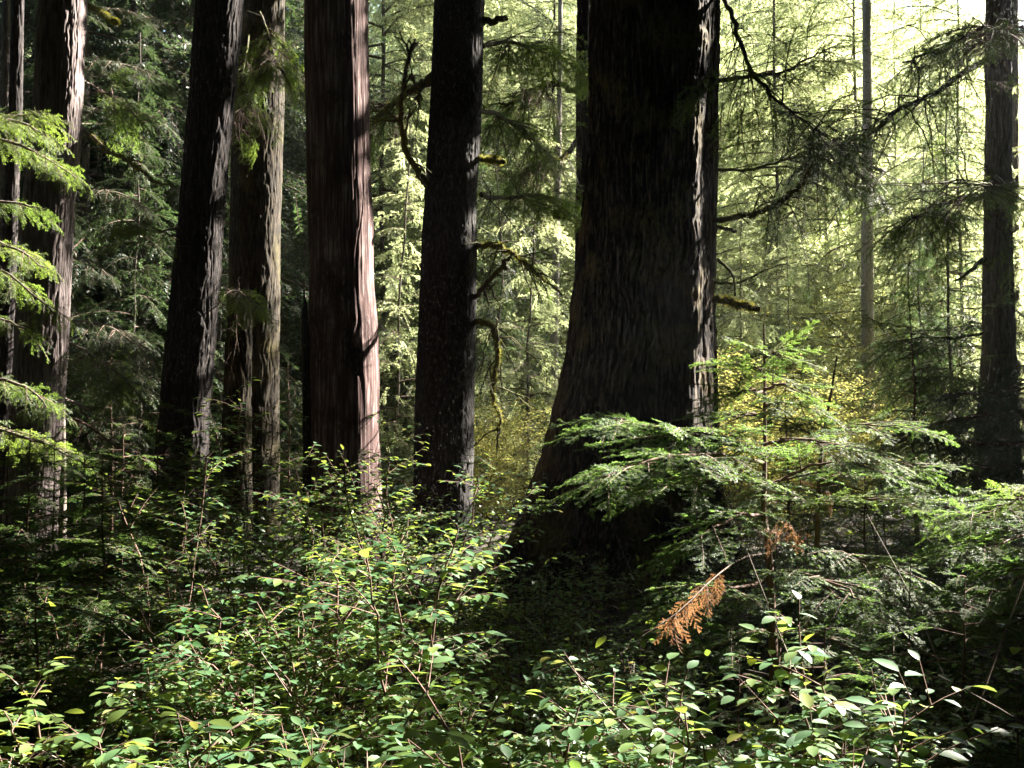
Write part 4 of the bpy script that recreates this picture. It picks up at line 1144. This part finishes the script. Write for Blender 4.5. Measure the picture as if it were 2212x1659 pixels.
for k in range(620):
    yy = rg.uniform(2.2, 9)
    xx = rg.uniform(-1, 1) * (.5 * yy + .4)
    a0 = rg.uniform(0, 6.28)
    ln = rg.uniform(.2, .7)
    p = np.array([xx, yy, ground_z(xx, yy) + rg.uniform(.05, .55)])
    d = np.array([math.cos(a0), math.sin(a0), rg.normal(.25, .5)])
    q = smooth_line([p, p + d * ln * .5 + rg.normal(0, .03, 3), p + d * ln + rg.normal(0, .05, 3)], 7)
    tube(tw, q, np.linspace(.0045, .0015, 7), 4)
two = tw.build('dead_twigs', M['grey_twig'], smooth=True)
two['kind'] = 'stuff'
two['label'] = 'tangle of thin dead twigs among the shrubs'

# ------------------------------------------------------------------ the wood behind
def conifer(seed, h, r, nb, z0, tpl, mat, tint, bare_twigs=20, girth=.007):
    rng = np.random.default_rng(seed)
    tr, cr = Acc(), Acc()
    n = 16
    z = np.linspace(-.4, h, n)
    line = np.stack([.10 * np.cumsum(rng.normal(0, .4, n)), .10 * np.cumsum(rng.normal(0, .4, n)), z], -1)
    tube(tr, line, np.linspace(girth * h, .01, n), 10)
    for k in range(bare_twigs):
        zz = rng.uniform(.05, max(.3, z0 + .1)) * h
        p = np.array([np.interp(zz, z, line[:, c]) for c in range(3)])
        a0 = rng.uniform(0, 6.28)
        ln = rng.uniform(.5, 1.8)
        d = np.array([math.cos(a0), math.sin(a0), rng.uniform(-.3, .3)])
        tube(tr, smooth_line([p, p + d * ln * .5, p + d * ln + [0, 0, -.3 * ln]], 5), np.linspace(.016, .005, 5), 4)
    for k in range(nb):
        t = z0 + (1 - z0) * ((k + rng.random()) / nb) ** .9
        p = np.array([np.interp(t * h, z, line[:, c]) for c in range(3)])
        az = k * 2.4 + rng.normal(0, .5)
        ln = r * (1 - t) ** .7 * rng.uniform(.5, 1.15) + .25
        d = np.array([math.cos(az), math.sin(az), rng.uniform(-.25, .2)])
        place(cr, tpl[rng.integers(len(tpl))], p, d, rng.normal(0, .3), ln / 2.6, float(np.clip(tint + rng.normal(0, .25), 0, 1)))
    return [('trunk', tr.mesh('trunk', [M['grey_bark']], smooth=True)), ('crown', cr.mesh('crown', [M[mat], M['twig']]))]

DK = [conifer(2000 + k, 20, 3.4, 120, .06, T_FAR, 'needle_dark', .3) for k in range(3)]
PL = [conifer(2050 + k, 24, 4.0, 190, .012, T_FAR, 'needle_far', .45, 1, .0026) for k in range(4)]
UN = [conifer(2080 + k, 8, 2.0, 60, .08, T_FAR, 'needle_dark', .5, 4, .0045) for k in range(3)]
UP = [conifer(2090 + k, 8, 2.0, 60, .05, T_FAR, 'needle_far', .3, 2, .004) for k in range(2)]
rb = np.random.default_rng(42)
# the dim wood on the left, the bright one on the right
def wood(spots, meshes, name, labels, group, smin, smax, pale=None):
    for k, (u, d) in enumerate(spots):
        p = spot(u, d)
        lab = labels(u, d, k)
        ms = pale if pale and u > 800 and k % 3 != 1 else meshes
        sc_ = rb.uniform(smin, smax) * (.62 if smin > .8 and u > 1880 and d < 31 else 1)
        put(ms[k % len(ms)], name, lab, 'tree', p, rb.uniform(0, 6.28), sc_, group)
dark_spots = [(200, 19), (420, 20), (-60, 20), (90, 22), (340, 24), (560, 23), (0, 26), (250, 27), (460, 28), (660, 29), (140, 30), (-120, 28), (370, 32), (600, 34), (760, 33), (50, 35), (250, 38), (480, 40), (860, 40), (-100, 38), (700, 44), (300, 21), (510, 25.5), (130, 25), (-30, 23), (400, 36), (170, 42), (560, 45), (330, 48), (30, 44), (780, 37)]
def lab_dark(u, d, k):
    where = 'left of the pale cedar' if u < 60 else 'between pale cedar and leaning fir' if u < 400 else 'between leaning fir and red snag' if u < 690 else 'between red snag and scaly hemlock'
    return f"dark conifer in the shaded wood {where}, {'front row' if d < 25 else 'second row' if d < 33 else 'far row'}"
wood(dark_spots, DK, 'shaded_conifer', lab_dark, 'dark conifers of the shaded wood', .9, 1.25)
pale_spots = [(830, 24), (1000, 26), (1100, 30), (1210, 27), (900, 32), (1320, 34), (1050, 38), (1190, 42), (1440, 38), (950, 46),
              (1565, 39), (1640, 36), (1715, 33.5), (1790, 30.5), (1860, 28), (1690, 29), (1520, 33), (1935, 26), (2005, 24), (2080, 23), (2165, 27), (1620, 52), (1760, 52), (1900, 54), (2060, 58), (2190, 56), (1500, 50), (1130, 54)]
def lab_pale(u, d, k):
    where = 'between red snag and scaly hemlock' if u < 930 else 'between scaly hemlock and giant trunk' if u < 1260 else 'behind the giant trunk' if u < 1560 else 'between giant trunk and slender pale trunk' if u < 1860 else 'between slender pale trunk and brown fir' if u < 2120 else 'beyond the brown fir'
    return f"hazy pale conifer {where}, {'front row' if d < 31 else 'second row' if d < 43 else 'far row'}"
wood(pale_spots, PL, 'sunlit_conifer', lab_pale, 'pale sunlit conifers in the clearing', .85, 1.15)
under_spots = [(850, 18), (1080, 20), (650, 21), (1620, 21), (1990, 20), (2120, 23), (1720, 24), (960, 21), (300, 16.5), (60, 17), (470, 18.5), (1900, 27), (2230, 19), (2050, 17), (1130, 18.5)]
def lab_un(u, d, k):
    return ['half grown conifer right of the red snag', 'half grown conifer in the gap beside the giant trunk', 'half grown conifer left of the red snag', 'half grown conifer right of the giant trunk',
            'half grown conifer between slender pale trunk and brown fir', 'half grown conifer behind the brown fir foot', 'half grown conifer left of the slender pale trunk', 'half grown conifer behind the scaly hemlock',
            'half grown conifer in the shade between cedar and leaning fir', 'half grown conifer in the shade behind the pale cedar', 'half grown conifer behind the leaning fir',
            'half grown conifer close behind the slender pale trunk', 'half grown conifer at the right edge behind the brown fir', 'half grown conifer left of the brown fir foot', 'half grown conifer just left of the giant trunk, low'][k]
wood(under_spots, UN, 'half_grown_conifer', lab_un, 'half grown conifers', .7, 1.1, UP)

# forest on the hill, one mass
hf = Acc()
T_HILL = templates(600, 3, L=3.0, nl=.45, nw=.2, ns=.3, ts=.6, droop=.35, tl=.36, hang=.4, wood=False, sub=False)
for k in range(620):
    yy = 72 + 63 * rb.random()
    xx = rb.uniform(-1, 1) * (.52 * yy)
    zz = float(hill_z(xx, yy))
    H = rb.uniform(11, 21)
    tn = float(np.clip(rb.normal(.3, .3), 0, 1))
    for j in range(16):
        t = (j + .5) / 16
        a0 = j * 2.4
        place(hf, T_HILL[j % 3], np.array([xx, yy, zz + t * H]), np.array([math.cos(a0), math.sin(a0), -.2]), 0, (1 - t) * 1.2 + .25, tn)
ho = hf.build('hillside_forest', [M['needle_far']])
ho['kind'] = 'stuff'
ho['label'] = 'far off forest covering the hillside behind'

# ------------------------------------------------------------------ added unseen conifers beyond the right edge and behind the camera, whose crowns shade the undergrowth
def shade_tree(label, x, y, h, r, nb, z0, seed):
    rng = np.random.default_rng(seed)
    base = np.array([x, y, float(ground_z(x, y))])
    t = thing('shading_conifer', label, 'tree', base, 'conifers beside the view')
    a = Acc()
    zz = np.linspace(-.3, h, 12)
    tube(a, np.stack([x + 0 * zz, y + 0 * zz, zz], -1), np.linspace(.35, .03, 12), 14)
    a.build('trunk', M['fir_brown'], t, base, smooth=True)
    ac = Acc()
    for k in range(nb):
        tt = z0 + (1 - z0) * (k + rng.random()) / nb
        z = tt * h
        az = k * 2.4 + rng.normal(0, .5)
        ln = r * (1 - tt * .75) * rng.uniform(.6, 1.15)
        d = np.array([math.cos(az), math.sin(az), rng.uniform(-.3, .1)])
        c = np.array([x, y, z])
        pts = c + d * np.linspace(.1, 1, 7)[:, None] * ln
        # keep clear of the picture and of the sun's way to the lit places
        lim = .466 * np.maximum(pts[:, 1], .1) + .5 + .5 * ln
        inside = (np.abs(pts[:, 0]) < lim) & (pts[:, 1] > 0) & (pts[:, 2] < CAM_H + .40 * pts[:, 1] + .5 + .55 * ln)
        if inside.any():
            continue
        place(ac, T_SHADE[rng.integers(4)], c, d, rng.normal(0, .25), ln / 2.4, carve=True)
    if ac.v:
        ac.build('crown', [M['needle_dark'], M['twig']], t, base)
side = [(6.5, 6.0, 22, 3.0), (9.5, 9.0, 24, 3.3), (12.5, 12.5, 25, 3.4), (9.0, 4.0, 22, 3.2), (12.5, 7.5, 24, 3.4), (15.5, 11.0, 25, 3.4), (15.0, 16.0, 25, 3.2), (18.5, 14.5, 26, 3.4), (11.5, 17.5, 24, 2.6),
        (5.5, 2.0, 20, 3.0), (18, 19.5, 26, 3.2), (21, 17.5, 26, 3.4), (6.0, 9.5, 24, 2.6), (13, 2.5, 24, 3.2)]
back = [(-5, -4, 22, 3.6), (0.5, -6, 24, 3.6), (5, -3.5, 22, 3.4), (-9, 2, 24, 3.6), (-3, -10, 24, 4), (8, -8, 24, 4), (-12, -5, 24, 4), (-8, 8, 22, 3.2)]
def trunk_cost(x, y, h):
    """how many of the sunlit places a trunk standing here would put in its shade"""
    c = 0
    for ga, gb, gc, r in GAPS:
        P = E1 * ga + E2 * gb + S * gc
        hd = S[:2] / np.linalg.norm(S[:2])
        w = np.array([x, y]) - P[:2]
        al = w @ hd
        if al > 0 and abs(w[0] * hd[1] - w[1] * hd[0]) < .32 + r and P[2] + al * S[2] / np.linalg.norm(S[:2]) < h:
            c += 1
    return c
rs = np.random.default_rng(9)
for k, (x, y, h, r) in enumerate(side):
    best = None
    for q in range(160):
        dx, dy = rs.uniform(-1.8, 1.8, 2) if q else (0, 0)
        if x + dx < .466 * max(y + dy, 0) + 1.0 + r * .3:
            continue
        c = trunk_cost(x + dx, y + dy, h) + .05 * math.hypot(dx, dy)
        if best is None or c < best[0]:
            best = (c, x + dx, y + dy)
    shade_tree('added unseen conifer beyond the right edge of the photo, shading the undergrowth', best[1], best[2], h, r, 380, .06, 3000 + k)
over = [(3.4, 3.0, 26, 4.6), (-3.6, 3.6, 26, 4.8), (-6.2, 8.0, 26, 4.6), (-2.2, -1.8, 26, 4.8), (2.2, -2.2, 26, 4.8), (5.4, 7.2, 27, 4.4), (-9.5, 12.5, 26, 4.4), (0.3, -3.4, 24, 4.6)]  # unseen trees added so their crowns cut the sky light from above
for k, (x, y, h, r) in enumerate(over):
    best = None
    for q in range(80 if x > 0 else 1):
        dx, dy = rs.uniform(-1.2, 1.2, 2) if q else (0, 0)
        if x + dx < .466 * max(y + dy, 0) + .9 and x > 0:
            continue
        c = trunk_cost(x + dx, y + dy, h) + .05 * math.hypot(dx, dy)
        if best is None or c < best[0]:
            best = (c, x + dx, y + dy)
    if best is None:
        best = (0, x, y)
    shade_tree('added unseen shade conifer just outside the photo, its crown closing overhead', best[1], best[2], h, r, 330, .27, 3300 + k)
SHD = []
for k in range(2):
    rng = np.random.default_rng(3100 + k)
    a, ac = Acc(), Acc()
    tube(a, np.stack([np.zeros(12), np.zeros(12), np.linspace(-.3, 23, 12)], -1), np.linspace(.35, .03, 12), 14)
    for j in range(170):
        tt = .03 + .97 * (j + rng.random()) / 170
        az = j * 2.4 + rng.normal(0, .5)
        d = np.array([math.cos(az), math.sin(az), rng.uniform(-.3, .1)])
        place(ac, T_SHADE[rng.integers(4)], np.array([0, 0, tt * 23]), d, rng.normal(0, .25), 4.2 * (1 - tt * .7) * rng.uniform(.6, 1.15) / 2.4)
    SHD.append([('trunk', a.mesh('trunk', [M['fir_brown']], smooth=True)), ('crown', ac.mesh('crown', [M['needle_dark'], M['twig']]))])
back = [(-3, -5), (1.5, -5.5), (5.5, -4.5), (9, -2), (-7, -3), (-9, 1.5), (-10, 6), (-12, 10), (-1, -10), (4, -10), (9, -8), (-6, -9), (-12, -6), (13, -4), (-15, 2), (-15, 14), (0, -15), (-8, -15), (8, -15), (-16, 20), (-20, 8), (16, -10), (-19, 26)]  # unseen trees added to cut sky light from behind and from the left
for k, (x, y) in enumerate(back):
    put(SHD[k % 2], 'shading_conifer', 'added unseen shade conifer behind the viewpoint or beyond the left edge', 'tree', (x, y, float(ground_z(x, y))), k * 1.3, 1.0 + .1 * (k % 3), 'conifers beside the view')

# ------------------------------------------------------------------ hazy air
hz = Acc()
X0, X1, Y0, Y1, Z0, Z1 = -92.0, 92.0, -32.0, 142.0, -3.0, 76.0
hz.add([(X0, Y0, Z0), (X1, Y0, Z0), (X1, Y1, Z0), (X0, Y1, Z0), (X0, Y0, Z1), (X1, Y0, Z1), (X1, Y1, Z1), (X0, Y1, Z1)],
       [(0, 3, 2, 1), (4, 5, 6, 7), (0, 1, 5, 4), (1, 2, 6, 5), (2, 3, 7, 6), (3, 0, 4, 7)])
hm = bpy.data.materials.new("hazy_air")
hm.use_nodes = True
hm.node_tree.nodes.clear()
ho_ = hm.node_tree.nodes.new("ShaderNodeOutputMaterial")
pv = hm.node_tree.nodes.new("ShaderNodeVolumePrincipled")
pv.inputs["Color"].default_value = (0.96, 0.98, 1.0, 1)
pv.inputs["Density"].default_value = 0.0004
pv.inputs["Anisotropy"].default_value = 0.55
hm.node_tree.links.new(pv.outputs[0], ho_.inputs["Volume"])
hzo = hz.build('haze', hm)
hzo['kind'] = 'stuff'
